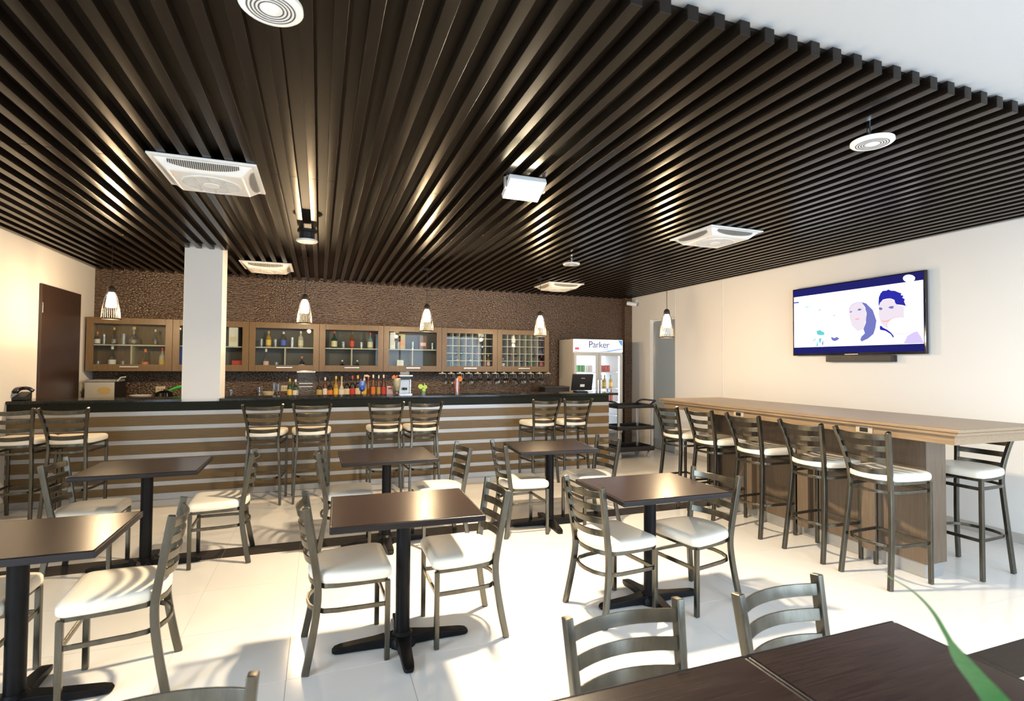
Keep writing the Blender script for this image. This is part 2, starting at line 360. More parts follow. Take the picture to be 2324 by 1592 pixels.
def bottle(label, x, y, z, h, r, g, cap, lab, group, shape='std', name='bottle'):
    t = thing(name, label, 'bottle', (x, y, z), 0, group)
    if shape == 'round': p = [(r * .5, 0), (r * .9, h * .06), (r, h * .25), (r * .85, h * .45), (r * .3, h * .58), (r * .26, h * .9)]; l0, l1 = .12, .38
    elif shape == 'squat': p = [(r * .95, 0), (r, .01), (r, h * .5), (r * .7, h * .62), (r * .33, h * .7), (r * .3, h * .9)]; l0, l1 = .08, .42
    else: p = [(r * .95, 0), (r, .008), (r, h * .58), (r * .85, h * .65), (r * .36, h * .75), (r * .33, h * .9)]; l0, l1 = .12, .45
    MB().lathe(p, 14).obj('body', BG[g], t, smooth=True)
    MB().lathe([(r * .38, h * .86), (r * .38, h), (r * .3, h * 1.01)], 12).obj('cap', LC[cap], t, smooth=True)
    if lab: MB().lathe([(r * 1.015, h * l0), (r * 1.015, h * l1)], 14, closed=False).obj('label_band', LC[lab], t, smooth=True)
    return t
def tumbler(label, x, y, z, h, r, group, name='glass'):
    t = MB().lathe([(r * .8, 0), (r, h), (r * .94, h), (r * .76, .008)], 14).obj(name, CLEAR, smooth=True)
    t.location = (x, y, z); return tag(t, label, 'glass', group)
YB1 = 8.52
rowb = [  # px, height, radius, glass, cap, label, shape, words
    (659, .285, .034, 'green', 'yellow', 'yellow', 'std', 'green bottle with yellow cap and label, left of clear dispenser'),
    (672, .275, .040, 'green', 'white', 'white', 'squat', 'dark green bottle with white label beside clear dispenser'),
    (726, .32, .042, 'black', 'black', 'gold', 'round', 'black bottle with gold oval label right of clear dispenser'),
    (739, .305, .034, 'red', 'white', 'white', 'std', 'reddish bottle with white cap and round white label'),
    (750.5, .27, .040, 'black', 'black', 'orange', 'squat', 'short dark bottle with orange label among liqueurs'),
    (763.5, .325, .036, 'yellow', 'yellow', 'yellow', 'squat', 'amber bottle with yellow cap and band'),
    (776.5, .32, .042, 'pale', 'gold', 'white', 'round', 'round bottle with large white label and gold neck'),
    (788.5, .315, .042, 'black', 'black', 'cream', 'squat', 'dark bottle with green-cream label and black cap'),
    (801, .33, .040, 'black', 'red', 'red', 'squat', 'dark bottle with red neck and dark red label'),
    (813, .335, .042, 'black', 'yellow', 'cream', 'squat', 'dark bottle with yellow neck behind blue cocktail'),
    (828, .29, .036, 'pale', 'white', 'yellow', 'std', 'bottle with yellow label partly hidden by blue cocktail'),
    (837, .335, .026, 'amber', 'orange', None, 'std', 'slim amber bottle right of blue cocktail'),
    (848, .345, .034, 'brown', 'white', 'orange', 'std', 'brown bottle with broad orange label'),
    (860.5, .335, .028, 'brown', 'white', 'gold', 'std', 'slim brown bottle between orange-labelled and red-labelled bottles'),
    (871.5, .345, .034, 'red', 'white', 'red', 'std', 'rum-coloured bottle with red label, last of the row'),
]
for px, h, r, g, c_, l_, sh, lb in rowb: bottle(lb, xat(px, YB1), YB1, 1.0, h, r, g, c_, l_, 'liquor bottles on the back counter', sh)
# left group of empty glassware and dishes on back counter
tumbler('small clear cup on back counter nearest column', xat(527, YB1), YB1, 1.0, .13, .035, None)
tumbler('wide clear jar left of white bowl', xat(592, YB1), YB1, 1.0, .16, .055, None)
tumbler('tall clear glass beside outlet plate, left one', xat(624, YB1), YB1, 1.0, .22, .033, None)
tumbler('tall clear glass beside outlet plate, right one', xat(634, YB1), YB1, 1.0, .21, .033, None)
o = MB().lathe([(.03, 0), (.06, .03), (.085, .10), (.08, .10), (.055, .035), (.02, .012)], 18).obj('bowl', LC['cream'], smooth=True); o.location = (xat(611, 8.5), 8.5, 1.0); tag(o, 'cream bowl standing right of wide clear jar', 'bowl')
for px, w_, lb in ((648, .055, 'white power outlet plate right of tall glasses'), (366, .055, 'white power outlet plate above black pan')):
    t = thing('wall_outlet', lb, 'outlet', (xat(px, 8.95), 8.958, 1.10), 0)
    MB().box(-.06, .06, -.012, 0, -.02, .07).obj('plate', LC['cream'], t, bevel=.003); MB().box(-.03, -.01, -.015, -.01, .015, .035).box(.01, .03, -.015, -.01, .015, .035).obj('sockets', GREYP, t)
for dy, lb in ((8.60, 'double wall switch on left wall nearer corner'), (8.47, 'wall switch plate on left wall beside dark door')):
    t = thing('wall_switch', lb, 'switch', (XL, dy, 1.17), 0)
    MB().box(0, .012, -.035, .035, -.05, .07).obj('plate', LC['cream'], t, bevel=.003); MB().box(.01, .017, -.02, .02, -.03, .05).obj('rocker', WPLAS, t)
# ice machine / steel box on the back counter, left
t = thing('ice_maker', 'boxy steel ice maker with oval badge below leftmost cabinet', 'appliance', (xat(228, 8.4) , 8.40, 1.0), 0)
MB().box(-.165, .165, 0, .42, 0, .25).obj('body', [mat('warm_steel', (.62, .57, .45), .4, metal=.4, var=(.68, .62, .5), nscale=4)], t, bevel=.006)
MB().box(-.165, .165, .01, .41, .252, .285).obj('lid', GREYP, t, bevel=.01)
MB().box(.1655, .172, .0, .42, 0, .25).obj('side_panel', BLACKP, t)
m = MB(); m.poly([(.07 + .075 * math.cos(a * math.pi / 12) - .02, -.002, .14 + .045 * math.sin(a * math.pi / 12)) for a in range(24)]); m.obj('badge', LC['gold'], t)
MB().tube([(.165, .1, .26), (.20, .1, .31), (.26, .1, .32)], .008).obj('scoop_handle', WPLAS, t, smooth=True)
# pan with green handle and white dish
t = thing('frying_pan', 'black round pan on back counter left of column', 'pan', (xat(375, 8.5), 8.5, 1.0))
MB().lathe([(.09, .0), (.115, .05), (.10, .10), (.05, .125), (.005, .13)], 20).obj('dome', BLACKG, t, smooth=True); MB().cyl((0, 0, 0), .012, .13, .15, 10).obj('knob', BLACKP, t)
o = MB().tube([(xat(386, 8.45), 8.45, 1.13), (xat(400, 8.45), 8.45, 1.165), (xat(420, 8.45), 8.45, 1.20)], [.014, .018, .018], 8).obj('spatula', mat('lime_plastic', (.05, .55, .04), .4, var=(.06, .6, .05), nscale=5), smooth=True)
tag(o, 'bright green spatula leaning beside black pan', 'spatula')
o = MB().lathe([(.03, 0), (.09, .025), (.135, .075), (.13, .075), (.085, .03), (.02, .01)], 22).obj('bowl', WPLAS, smooth=True); o.location = (xat(322, 8.42), 8.42, 1.0); tag(o, 'white serving bowl between ice maker and black pan', 'bowl')
t = thing('counter_box', 'low dark box on back counter beside fridge', 'box', (xat(1258, 8.6), 8.6, 1.0)); MB().box(-.24, .24, -.14, .14, 0, .115).obj('body', BLACKP, t, bevel=.006); MB().box(-.245, .245, -.15, .15, .115, .14).obj('lid', SLOT, t, bevel=.006)

# cabinet contents
SH, FLr = CZ0 + .369, CZ0 + .019; YC = 8.72
cabitems = [
    (220, SH, .17, .035, 'clear', 'orange', 'white', 'squat', 'white-labelled jar bottle with orange cap in leftmost cabinet'),
    (258, SH, .235, .04, 'clear', 'gold', None, 'round', 'clear decanter left of round bottle, leftmost cabinet'),
    (303, SH, .25, .065, 'clear', 'gold', None, 'round', 'round clear decanter, widest in leftmost cabinet'),
    (352, SH, .22, .035, 'clear', 'white', None, 'round', 'slim clear decanter at right of leftmost cabinet'),
    (255, FLr, .33, .045, 'clear', 'white', 'white', 'squat', 'tall white-capped bottle with white label in leftmost cabinet'),
    (330, FLr, .29, .042, 'clear', 'orange', 'orange', 'round', 'round bottle with orange neck in leftmost cabinet'),
    (369, FLr, .31, .042, 'pale', 'red', 'yellow', 'std', 'yellow-labelled bottle in lower right of leftmost cabinet'),
    (609, SH, .24, .038, 'yellow', 'gold', 'yellow', 'std', 'yellow bottle on upper shelf right of column'),
    (643, SH, .235, .042, 'clear', 'white', 'blue', 'std', 'white bottle with blue label on upper shelf'),
    (682, SH, .25, .040, 'pale', 'white', 'cream', 'std', 'pale bottle with cream label below second pendant'),
    (604, FLr, .32, .040, 'clear', 'white', 'pink', 'squat', 'clear bottle with pink label below yellow bottle'),
    (685.5, FLr, .21, .042, 'black', 'orange', 'pink', 'squat', 'dark bottle with orange cap on lower shelf'),
    (758, SH, .265, .045, 'green', 'red', 'cream', 'squat', 'dark green bottle with red neck and cream label, upper shelf'),
    (798.5, SH, .26, .038, 'amber', 'brown', 'red', 'std', 'amber bottle with red label between two tumblers'),
    (840, SH, .255, .045, 'blue', 'red', 'cream', 'squat', 'pale blue bottle with cream label at right of middle cabinet'),
    (777, FLr, .16, .036, 'black', 'white', None, 'squat', 'small dark bottle left of divider in middle cabinet'),
    (811, FLr, .16, .036, 'black', 'white', None, 'squat', 'small dark bottle right of divider in middle cabinet'),
    (1023, FLr + .06, .20, .034, 'green', 'green', None, 'std', 'green bottle standing left of wine rack grid'),
    (1108, FLr + .06, .22, .034, 'amber', 'yellow', 'pink', 'std', 'amber bottle with yellow neck right of first wine rack'),
    (1229, FLr + .06, .21, .034, 'black', 'red', 'red', 'std', 'dark bottle with red neck at right end of wine racks'),
    (1142, FLr + .06, .16, .030, 'clear', 'white', 'white', 'std', 'white bottle left of right-end wine rack'),
]
LC['brown'] = flat('paper_brown', (.16, .07, .03))
for px, z, h, r, g, c_, l_, sh, lb in cabitems: bottle(lb, xat(px, YC), YC, z, h, r, g, c_, l_, 'bottles inside the wall cabinets', sh)
for px, z, h, r, lb in ((237, SH, .14, .022, 'slim clear glass beside jar bottle, leftmost cabinet'), (281, SH, .15, .035, 'stemmed clear glass left of round decanter'), (225, FLr, .12, .028, 'clear tumbler left of white-capped bottle'),
                        (281, FLr, .12, .026, 'clear tumbler left of divider, leftmost cabinet'), (347, FLr, .05, .02, 'tiny clear shot glass on leftmost cabinet floor'),
                        (593, SH, .12, .03, 'clear tumbler left of yellow bottle'), (625, SH, .12, .028, 'clear tumbler between yellow and blue-labelled bottles'), (663, SH, .15, .03, 'clear glass left of pale cream-labelled bottle'), (628, FLr, .12, .03, 'clear tumbler left of divider below blue-labelled bottle'),
                        (779, SH, .10, .034, 'clear tumbler left of amber bottle'), (819.5, SH, .10, .034, 'clear tumbler right of amber bottle'),
                        (903, SH, .11, .038, 'clear glass left of orange gift box'), (936, SH, .12, .04, 'clear glass right of orange gift box'), (980, SH, .11, .036, 'clear glass at right end beside dark red box')):
    tumbler(lb, xat(px, YC), YC - .02, z, h, r, 'glasses inside the wall cabinets')
def gift(lb, px, z, w_, h, mt, acc):
    t = thing('gift_box', lb, 'box', (xat(px, YC), YC, z), 0, 'gift boxes in the wall cabinets')
    MB().box(-w_ / 2, w_ / 2, -.045, .045, 0, h).obj('carton', LC[mt], t, bevel=.002, seg=1)
    MB().box(-w_ / 2 + .012, w_ / 2 - .012, -.047, -.0445, h * .25, h * .5).obj('printed_band', LC[acc], t); return t
gift('white gift box with round emblem right of column', 530, SH, .12, .28, 'white', 'cream')
gift('red box on lower shelf right of column', 540, FLr, .14, .14, 'red', 'brown')
gift('silver-white gift box at left of its shelf', 890, SH, .085, .27, 'white', 'cream')
gift('orange gift box standing on upper shelf', 908 + 3, SH, .105, .245, 'gold', 'orange')
gift('dark red gift box on upper shelf', 959, SH, .115, .225, 'brown', 'pink')
gift('white box alone on lower shelf', 908, FLr, .105, .17, 'white', 'cream')
gift('dark brown box between white and orange gift boxes', 901, SH + .12, .10, .10, 'brown', 'black')
t = thing('blue_folder', 'bright blue panel at left edge of column-hidden cabinet', 'folder', (xat(409, YC), YC, FLr)); MB().box(-.05, .08, -.01, .01, 0, .33).obj('cover', LC['blue'], t, bevel=.002); MB().box(-.05, .08, -.012, .012, .33, .35).obj('tab', LC['white'], t)
# wine bottle ends in the rack
for (px, pz, c_) in ((1040, 804, 'green'), (1052, 804, 'green'), (1080, 805, 'red'), (1094.5, 805, 'gold'), (1038, 820, 'yellow'), (1067, 820, 'cream'), (1092, 820, 'orange'), (1094, 789, 'white'), (1161, 805, 'orange'), (1176, 805, 'brown'), (1188, 821, 'brown'), (1201, 821, 'green'), (1213, 805, 'black')):
    x = xat(px, 8.66); z = 1.5338 - (pz - 826.5 - (px - 1162) * .0072 * -1) * (x * .344 + 8.66 * .939) / F_PX
    t = thing('wine_bottle', 'wine bottle with %s capsule lying in wine rack, %s cell' % (c_, {1040: 'far left middle', 1052: 'second middle', 1080: 'fourth middle', 1094.5: 'fifth middle', 1038: 'lower left', 1067: 'lower centre', 1092: 'lower right', 1094: 'upper right', 1161: 'right-end rack first', 1176: 'right-end rack second', 1188: 'right-end rack lower', 1201: 'right-end rack lowest right', 1213: 'right-end rack last'}[px]), 'bottle', (x, 8.64, z), 0, 'wine bottles in the racks')
    b_ = MB().lathe([(.012, 0), (.014, .05), (.015, .09), (.034, .13), (.034, .26)], 12).obj('body', BG['black'], t, smooth=True); b_.rotation_euler.x = R(-90)
    c2 = MB().lathe([(.015, -.004), (.015, .03)], 12).obj('capsule', LC[c_], t, smooth=True); c2.rotation_euler.x = R(-90)
# stemware hanging upside down
k = 0
for q in range(12):
    for dy in (-.05, .06):
        if q in (0,) and dy > 0: continue
        r = (.035, .04, .045)[(q + (dy > 0)) % 3]; hb = (.09, .10, .075)[(q * 2 + (dy > 0)) % 3]
        x = (rx[q] + rx[q + 1]) / 2
        o = MB().lathe([(.033, -.022), (.032, -.027), (.005, -.034), (.004, -.11), (.012, -.118), (r, -.118 - hb * .45), (r * .85, -.118 - hb), (r * .80, -.118 - hb), (r * .94, -.118 - hb * .45), (.006, -.124)], 14).obj('wine_glass', CLEAR, smooth=True)
        o.location = (x, 8.74 + dy, CZ0)
        ordw = ['first', 'second', 'third', 'fourth', 'fifth', 'sixth', 'seventh', 'eighth', 'ninth', 'tenth', 'eleventh', 'twelfth'][q]
        tag(o, '%s stem glass from left hanging in rack, %s row' % (ordw, 'front' if dy < 0 else 'rear'), 'glass', 'stem glasses hanging under the cabinets')

# front counter goods
CT = 1.1135
def straw(t, p0, p1, mt): return MB().tube([p0, p1], .004, 6).obj('straw', mt, t)
YK = 7.02
t = thing('cocktail', 'blue cocktail with straw and pink paper umbrella on counter', 'cocktail', (xat(823, YK), YK, CT))
MB().lathe([(.032, 0), (.030, .006), (.005, .012), (.005, .035), (.026, .05), (.036, .09), (.030, .15)], 16).obj('glass', CLEAR, t, smooth=True)
MB().lathe([(.004, .042), (.022, .052), (.033, .09), (.028, .145)], 16).obj('drink', mat('blue_drink', (.02, .12, .75), .15, emit=(.02, .15, .9), estr=0, var=(.03, .2, .8), nscale=12), t, smooth=True)
straw(t, (.005, 0, .10), (.025, 0, .21), LC['white']); MB().lathe([(.0, .212), (.034, .190)], 10, (.045, 0, 0), closed=False).obj('umbrella', LC['pink'], t); MB().lathe([(.003, .145), (.011, .155), (.003, .166)], 10, (-.012, -.01, 0)).obj('cherry', LC['red'], t, smooth=True)
t = thing('cocktail', 'tall cream cocktail with orange slice and cherry on counter', 'cocktail', (xat(902, YK), YK, CT))
MB().lathe([(.035, 0), (.033, .006), (.006, .014), (.006, .03), (.022, .045), (.036, .11), (.037, .17)], 16).obj('glass', CLEAR, t, smooth=True)
MB().lathe([(.005, .032), (.020, .047), (.034, .11), (.035, .172)], 16).obj('drink', mat('cream_drink', (.85, .68, .38), .3, var=(.9, .74, .45), nscale=10), t, smooth=True)
MB().sweep([(-.035, 0, .165), (-.038, 0, .185), (-.02, 0, .195)], (0, 1, 0), .006, .03).obj('orange_slice', LC['orange'], t); MB().lathe([(.003, .175), (.012, .187), (.003, .199)], 10, (-.006, 0, .004)).obj('cherry', LC['red'], t, smooth=True)
t = thing('cocktail', 'short lime drink with lime slices on counter', 'cocktail', (xat(962, YK), YK, CT))
MB().lathe([(.026, 0), (.030, .075), (.028, .075), (.024, .006)], 14).obj('glass', CLEAR, t, smooth=True); MB().lathe([(.022, .008), (.027, .06)], 14).obj('drink', mat('lime_drink', (.45, .60, .12), .3, var=(.5, .65, .16), nscale=10), t, smooth=True)
for dx, dz, r in ((-.035, .075, .026), (.012, .07, .022), (.0, .04, .018)):
    s_ = MB().lathe([(r, -.004), (r, .004)], 16).obj('lime_slice', mat('lime_slice', (.55, .75, .06), .4, var=(.6, .8, .1), nscale=10), t); s_.location = (dx, -.028, dz + .01); s_.rotation_euler.x = R(80)
straw(t, (.006, 0, .03), (.012, 0, .12), LC['white'])
t = thing('cocktail', 'red cocktail in straight glass with orange slice on counter', 'cocktail', (xat(1038, YK), YK, CT))
MB().lathe([(.026, 0), (.028, .17), (.026, .17), (.024, .01)], 14).obj('glass', CLEAR, t, smooth=True); MB().lathe([(.023, .012), (.0255, .155)], 14).obj('drink', mat('red_drink', (.80, .06, .015), .25, var=(.85, .1, .02), nscale=10), t, smooth=True)
s_ = MB().lathe([(.03, -.004), (.03, .004)], 18).obj('orange_slice', LC['orange'], t); s_.location = (.028, -.01, .165); s_.rotation_euler = (R(70), R(40), 0)
for o in list(COL.objects):
    if o.name.startswith('cocktail'): o.scale = (1.28, 1.28, 1.28)
# clear dispenser
t = thing('drink_dispenser', 'clear acrylic dispenser with chrome lid on counter', 'dispenser', (xat(696, 7.0), 7.0, CT))
openb = MB()
for a in (-1, 1): openb.box(a * .10 - .003, a * .10 + .003, -.09, .09, .03, .29)
openb.box(-.097, .097, -.093, -.087, .03, .29).box(-.097, .097, .087, .093, .03, .29)
openb.obj('tank', glass('acrylic', (.97, .98, .98), .01, .03, .4), t)
MB().box(-.108, .108, -.098, .098, .29, .318).obj('lid', CHROME, t, bevel=.008); MB().box(-.11, .11, -.10, .10, 0, .03).obj('base', MATS['acrylic'], t, bevel=.004)
for z in (.12, .16): MB().box(-.075, .075, -.094, .08, z, z + .006).obj('inner_shelf', CHROME, t)
# coffee machine
t = thing('coffee_machine', 'small chrome coffee machine behind cream cocktail', 'coffee machine', (xat(919, 7.16), 7.16, CT))
MB().box(-.09, .09, -.10, .10, 0, .012).obj('drip_tray', CHROME, t, bevel=.003); MB().box(-.07, .07, .0, .10, .012, .20).obj('back_housing', STEEL, t, bevel=.004)
MB().box(-.075, .075, -.09, .10, .20, .245).obj('brew_head', BLACKP, t, bevel=.006); MB().box(-.085, .095, -.095, .10, .245, .258).obj('top_tray', CHROME, t, bevel=.002); MB().box(-.075, .055, -.08, .09, .258, .305).obj('water_lid', BLACKG, t, bevel=.004)
MB().box(-.05, .05, -.092, -.088, .262, .285).obj('badge', LC['gold'], t).location = (-.01, .011, 0)
MB().cyl((0, -.045, 0), .03, .06, .09, 14).obj('filter_cup', BLACKP, t); MB().cyl((.075, -.02, 0), .008, .015, .20, 10).obj('side_rail', CHROME, t)
t = thing('menu_card', 'beige card box standing left of cream cocktail', 'card', (xat(886, 7.16), 7.16, CT)); MB().box(-.04, .04, -.02, .02, 0, .11).obj('card', LC['pink'], t, bevel=.002); MB().box(-.025, .025, -.0215, -.0195, .07, .09).obj('print', LC['brown'], t)
# point of sale monitor
t = thing('pos_monitor', 'black cash register monitor seen from behind at bar end', 'monitor', (xat(1318, 7.12), 7.12, CT), R(-6))
MB().box(-.09, .09, -.07, .09, 0, .02).obj('base', BLACKP, t, bevel=.005)
p = MB().box(-.165, .165, -.018, .018, 0, .255).obj('screen_housing', BLACKP, t, bevel=.008); p.location = (0, -.03, .03); p.rotation_euler.x = R(16)
q_ = MB().box(-.035, .035, -.022, -.0178, .06, .10).obj('sticker', LC['white'], p); MB().box(-.03, .03, -.021, -.0178, .19, .20).obj('emblem', CHROME, p)
MB().box(.12, .20, -.01, .03, 0, .005).obj('cable_tray', GREYP, t)
# telephone
t = thing('telephone', 'black desk telephone on left end of counter', 'telephone', (xat(38, 7.0), 7.0, CT), R(8))
MB().add([(-.13, -.09, 0), (.11, -.09, 0), (.11, .10, 0), (-.13, .10, 0), (-.13, -.09, .03), (.11, -.09, .03), (.11, .10, .085), (-.13, .10, .085)], [(3, 2, 1, 0), (4, 5, 6, 7), (0, 1, 5, 4), (1, 2, 6, 5), (2, 3, 7, 6), (3, 0, 4, 7)]).obj('base', BLACKP, t, bevel=.006)
MB().sweep(smoothpath([(.02, -.09, .085), (.03, -.05, .115), (.05, .0, .125), (.09, .04, .12), (.13, .06, .09)]), (0, 0, 1), .035, .05).obj('handset', BLACKG, t, bevel=.006)
MB().tube(smoothpath([(-.05, -.09, .02), (-.10, -.13, .01), (-.02, -.12, .03), (.0, -.09, .06)]), .004, 6).obj('cord', GREYP, t, smooth=True)

# ------------------------------------------------------------------ fridge
FX0, FX1, FY, FZ = 4.205, 5.20, 8.30, 1.985
t = fr = thing('drinks_fridge', 'two-door lit drinks fridge with Parker header sign', 'fridge', ((FX0 + FX1) / 2, FY, 0))
W = FX1 - FX0; h = W / 2
openbox(MB(), -h, h, .03, .60, .05, FZ, .03).box(-h + .03, h - .03, .03, .588, 1.72, 1.75).obj('cabinet', FRIDGE, t)
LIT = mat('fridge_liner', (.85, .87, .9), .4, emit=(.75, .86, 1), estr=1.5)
MB().box(-h + .02, h - .02, .05, .58, 0, .05).obj('plinth', BLACKP, t); MB().box(-h + .03, h - .03, .575, .587, .30, 1.72).obj('liner', LIT, t); MB().box(-h + .01, h - .01, .04, .56, .06, .30).obj('compressor_grille', GREYP, t)
for a in (-1, 1): MB().box(a * (h - .035) - .006, a * (h - .035) + .006, .05, .075, .32, 1.70).obj('lamp_tube', emis('fridge_tube', (.75, .87, 1), 9), t)
hd = MB().box(-h, h, -.005, .03, 1.755, FZ - .002).obj('header_sign', mat('header_white', (.85, .87, .9), .3, emit=(.85, .92, 1), estr=.62), t, bevel=.004)
HB = mat('header_blue', (.10, .28, .65), .3, emit=(.15, .4, .9), estr=.3)
sw_ = MB(); sw_.poly([(-.10, -.0062, 1.765), (.15, -.0062, 1.775), (h - .01, -.0062, 1.83), (h - .01, -.0062, 1.815), (.2, -.0062, 1.762)]); sw_.poly([(h - .10, -.0062, 1.975), (h - .01, -.0062, 1.975), (h - .01, -.0062, 1.86), (h - .05, -.0062, 1.90)]); sw_.poly([(-h + .01, -.0062, 1.775), (-h + .10, -.0062, 1.768), (-h + .01, -.0062, 1.76)]); sw_.obj('blue_swoosh', HB, hd)
tx = bpy.data.curves.new('lettering', 'FONT'); tx.body = 'Parker'; tx.size = .168; tx.align_x = 'CENTER'; tx.extrude = .001; tx.space_character = .95
to = bpy.data.objects.new('lettering', tx); COL.objects.link(to)
dg = bpy.context.evaluated_depsgraph_get(); me = bpy.data.meshes.new_from_object(to.evaluated_get(dg)); bpy.data.objects.remove(to)
NAVY = mat('navy_ink', (.008, .012, .20), .4, var=(.01, .015, .22)); me.materials.clear(); me.materials.append(NAVY)
lo = link('lettering', me, hd, (.005, -.0075, 1.835)); lo.rotation_euler.x = R(90)
MB().box(.09, .20, -.0085, -.0065, 1.808, 1.816).obj('underline', NAVY, hd)
MB().box(-h + .02, -h + .10, -.010, -.004, 1.795, 1.835).obj('display', mat('red_display', (.05, .01, .01), .3, emit=(1, .05, .05), estr=1.2), hd)
FG = mat('fridge_frame', (.52, .52, .50), .35, var=(.56, .56, .54), nscale=4)
for a in (-1, 1):
    x0, x1 = (-h + .005, -.006) if a < 0 else (.006, h - .005)
    d = MB().box(x0, x0 + .045, -.012, .025, .30, 1.74).box(x1 - .045, x1, -.012, .025, .30, 1.74).box(x0 + .045, x1 - .045, -.012, .025, .30, .35).box(x0 + .045, x1 - .045, -.012, .025, 1.69, 1.74).obj('door', FG, t, bevel=.002, seg=1)
    MB().box(x0 + .045, x1 - .045, .0, .006, .35, 1.69).obj('pane', FRPANE, d)
    hx = -.03 if a < 0 else .03
    MB().tube([(hx, -.012, 1.0), (hx, -.045, 1.02), (hx, -.045, 1.26), (hx, -.012, 1.28)], .009, 8).obj('handle', CHROME, d, smooth=True)
SHZ = (.60, .85, 1.10, 1.40)
for z in SHZ: MB().box(-h + .04, h - .04, .08, .56, z - .012, z).obj('shelf', mat('wire_shelf', (.75, .77, .8), .3, var=(.8, .82, .85), nscale=9), t)
fx = (FX0 + FX1) / 2
def can(lb, x, z, mt, r=.031, hh=.12, dy=.16):
    t = thing('drink_can', lb, 'can', (x, FY + dy, z), 0, 'cans in the fridge')
    MB().lathe([(r * .8, 0), (r, .008), (r, hh - .012), (r * .82, hh)], 14).obj('body', LC[mt], t, smooth=True); MB().lathe([(r * .8, hh), (r * .8, hh + .003)], 14).obj('lid', CHROME, t)
for i, (x, mt, w_) in enumerate(((4.36, 'green', 'first'), (4.42, 'green', 'second'), (4.48, 'green', 'third'))): can('green can on upper left fridge shelf, %s from left' % w_, x, 1.40, mt)
for i, (x, w_) in enumerate(((4.56, 'left'), (4.63, 'right'))): can('pale can on upper left fridge shelf, %s one' % w_, x, 1.40, 'white')
for i, (x, w_) in enumerate(((4.80, 'first'), (4.865, 'second'), (4.93, 'third'), (4.995, 'last'))): can('red can on upper right fridge shelf, %s from left' % w_, x, 1.40, 'red')
def pet(lb, x, z, g, cap, lab, hh=.24): return bottle(lb, x, FY + .2, z, hh, .032, g, cap, lab, 'bottles in the fridge')
pet('red bottle at left edge of fridge upper shelf', 4.28, 1.40, 'red', 'red', 'orange', .26)
for x, w_ in ((4.80, 'first'), (4.87, 'second'), (4.94, 'third'), (5.07, 'last')): pet('yellow-green bottle on middle right fridge shelf, %s from left' % w_, x, 1.10, 'yellow', 'green', 'yellow')
for x, w_ in ((4.34, 'first'), (4.42, 'second'), (4.50, 'third'), (4.58, 'last')): pet('green bottle on middle left fridge shelf, %s from left' % w_, x, 1.10, 'green', 'white', 'white')
for x, w_ in ((5.0, 'left'), (5.08, 'right')): pet('dark bottle low in right side of fridge, %s one' % w_, x, .85, 'brown', 'red', 'red')

# ------------------------------------------------------------------ service cart
t = thing('service_cart', 'black three-shelf service cart with silver posts beside bar end', 'cart', (4.84, 7.55, 0), R(2))
cw, cdp = .36, .23
def tray(z, lip):
    m = MB().box(-cw, cw, -cdp, cdp, z, z + .012)
    m.box(-cw, cw, -cdp, -cdp + .02, z + .012, z + lip).box(-cw, cw, cdp - .02, cdp, z + .012, z + lip).box(-cw, -cw + .02, -cdp + .02, cdp - .02, z + .012, z + lip).box(cw - .02, cw, -cdp + .02, cdp - .02, z + .012, z + lip)
    return m
for z, lip in ((.125, .075), (.475, .06), (.825, .055)): tray(z, lip).obj('tray', BLACKP, t, bevel=.005)
MB().box(-cw + .03, cw - .03, -cdp + .03, cdp - .03, .8375, .842).obj('tray_mat', mat('tray_grey', (.36, .35, .33), .4, var=(.4, .39, .37), nscale=7), t)
for a in (-1, 1):
    for b in (-1, 1):
        MB().box(a * (cw - .035) - .018, a * (cw - .035) + .018, b * (cdp - .03) - .014, b * (cdp - .03) + .014, .137, .825).obj('post', STEEL, t, bevel=.004)
        wh = link('caster', None, t, (a * (cw - .06), b * (cdp - .06), 0))
        q_ = MB().lathe([(.048, -.014), (.052, -.008), (.052, .008), (.048, .014)], 18).obj('wheel', GREYP, wh, smooth=True); q_.rotation_euler = (R(90), 0, 0); q_.location = (0, 0, .052)
        MB().box(-.02, .02, -.022, -.016, .05, .125).box(-.02, .02, .016, .022, .05, .125).obj('fork', STEEL, wh)
    MB().sweep(smoothpath([(a * (cw - .06), -.2, .88), (a * (cw + .02), -.19, .925), (a * (cw + .07), -.15, .935), (a * (cw + .08), 0, .935), (a * (cw + .07), .15, .935), (a * (cw + .02), .19, .925), (a * (cw - .06), .2, .88)]), (0, 0, 1), .028, .026).obj('handle', BLACKP, t, bevel=.004)

# ------------------------------------------------------------------ chairs and stools
def post_at(path, z):
    for a, b in zip(path, path[1:]):
        if a.z <= z <= b.z: return a.lerp(b, (z - a.z) / max(1e-6, b.z - a.z))
    return path[-1]
def upath(hw, y0, y1, n=9):      # U running from left front, round the back, to right front
    pts = [(-hw * 1.0, y0), (-hw * .985, y0 * .4)]
    for i in range(n):
        a = math.pi * i / (n - 1); pts.append((-hw * .95 * math.cos(a), -.055 - (abs(y1) - .055) * math.sin(a) ** .8))
    pts += [(hw * .985, y0 * .4), (hw, y0)]
    return pts
def seat_outline():
    pts = []
    hw, yf = .213, .215
    for i in range(6):
        a = math.pi / 2 * i / 5; pts.append((hw - .045 + .045 * math.sin(a) , yf - .045 + .045 * math.cos(a)))
    pts += [(.2115, .08), (.203, 0)]
    for i in range(9):
        a = math.pi * i / 8; pts.append((.193 * math.cos(a), -.06 - .135 * math.sin(a) ** .85))
    pts += [(-.203, 0), (-.2115, .08)]
    for i in range(6):
        a = math.pi / 2 * (1 - i / 5); pts.append((-(hw - .045 + .045 * math.sin(a)), yf - .045 + .045 * math.cos(a)))
    return pts
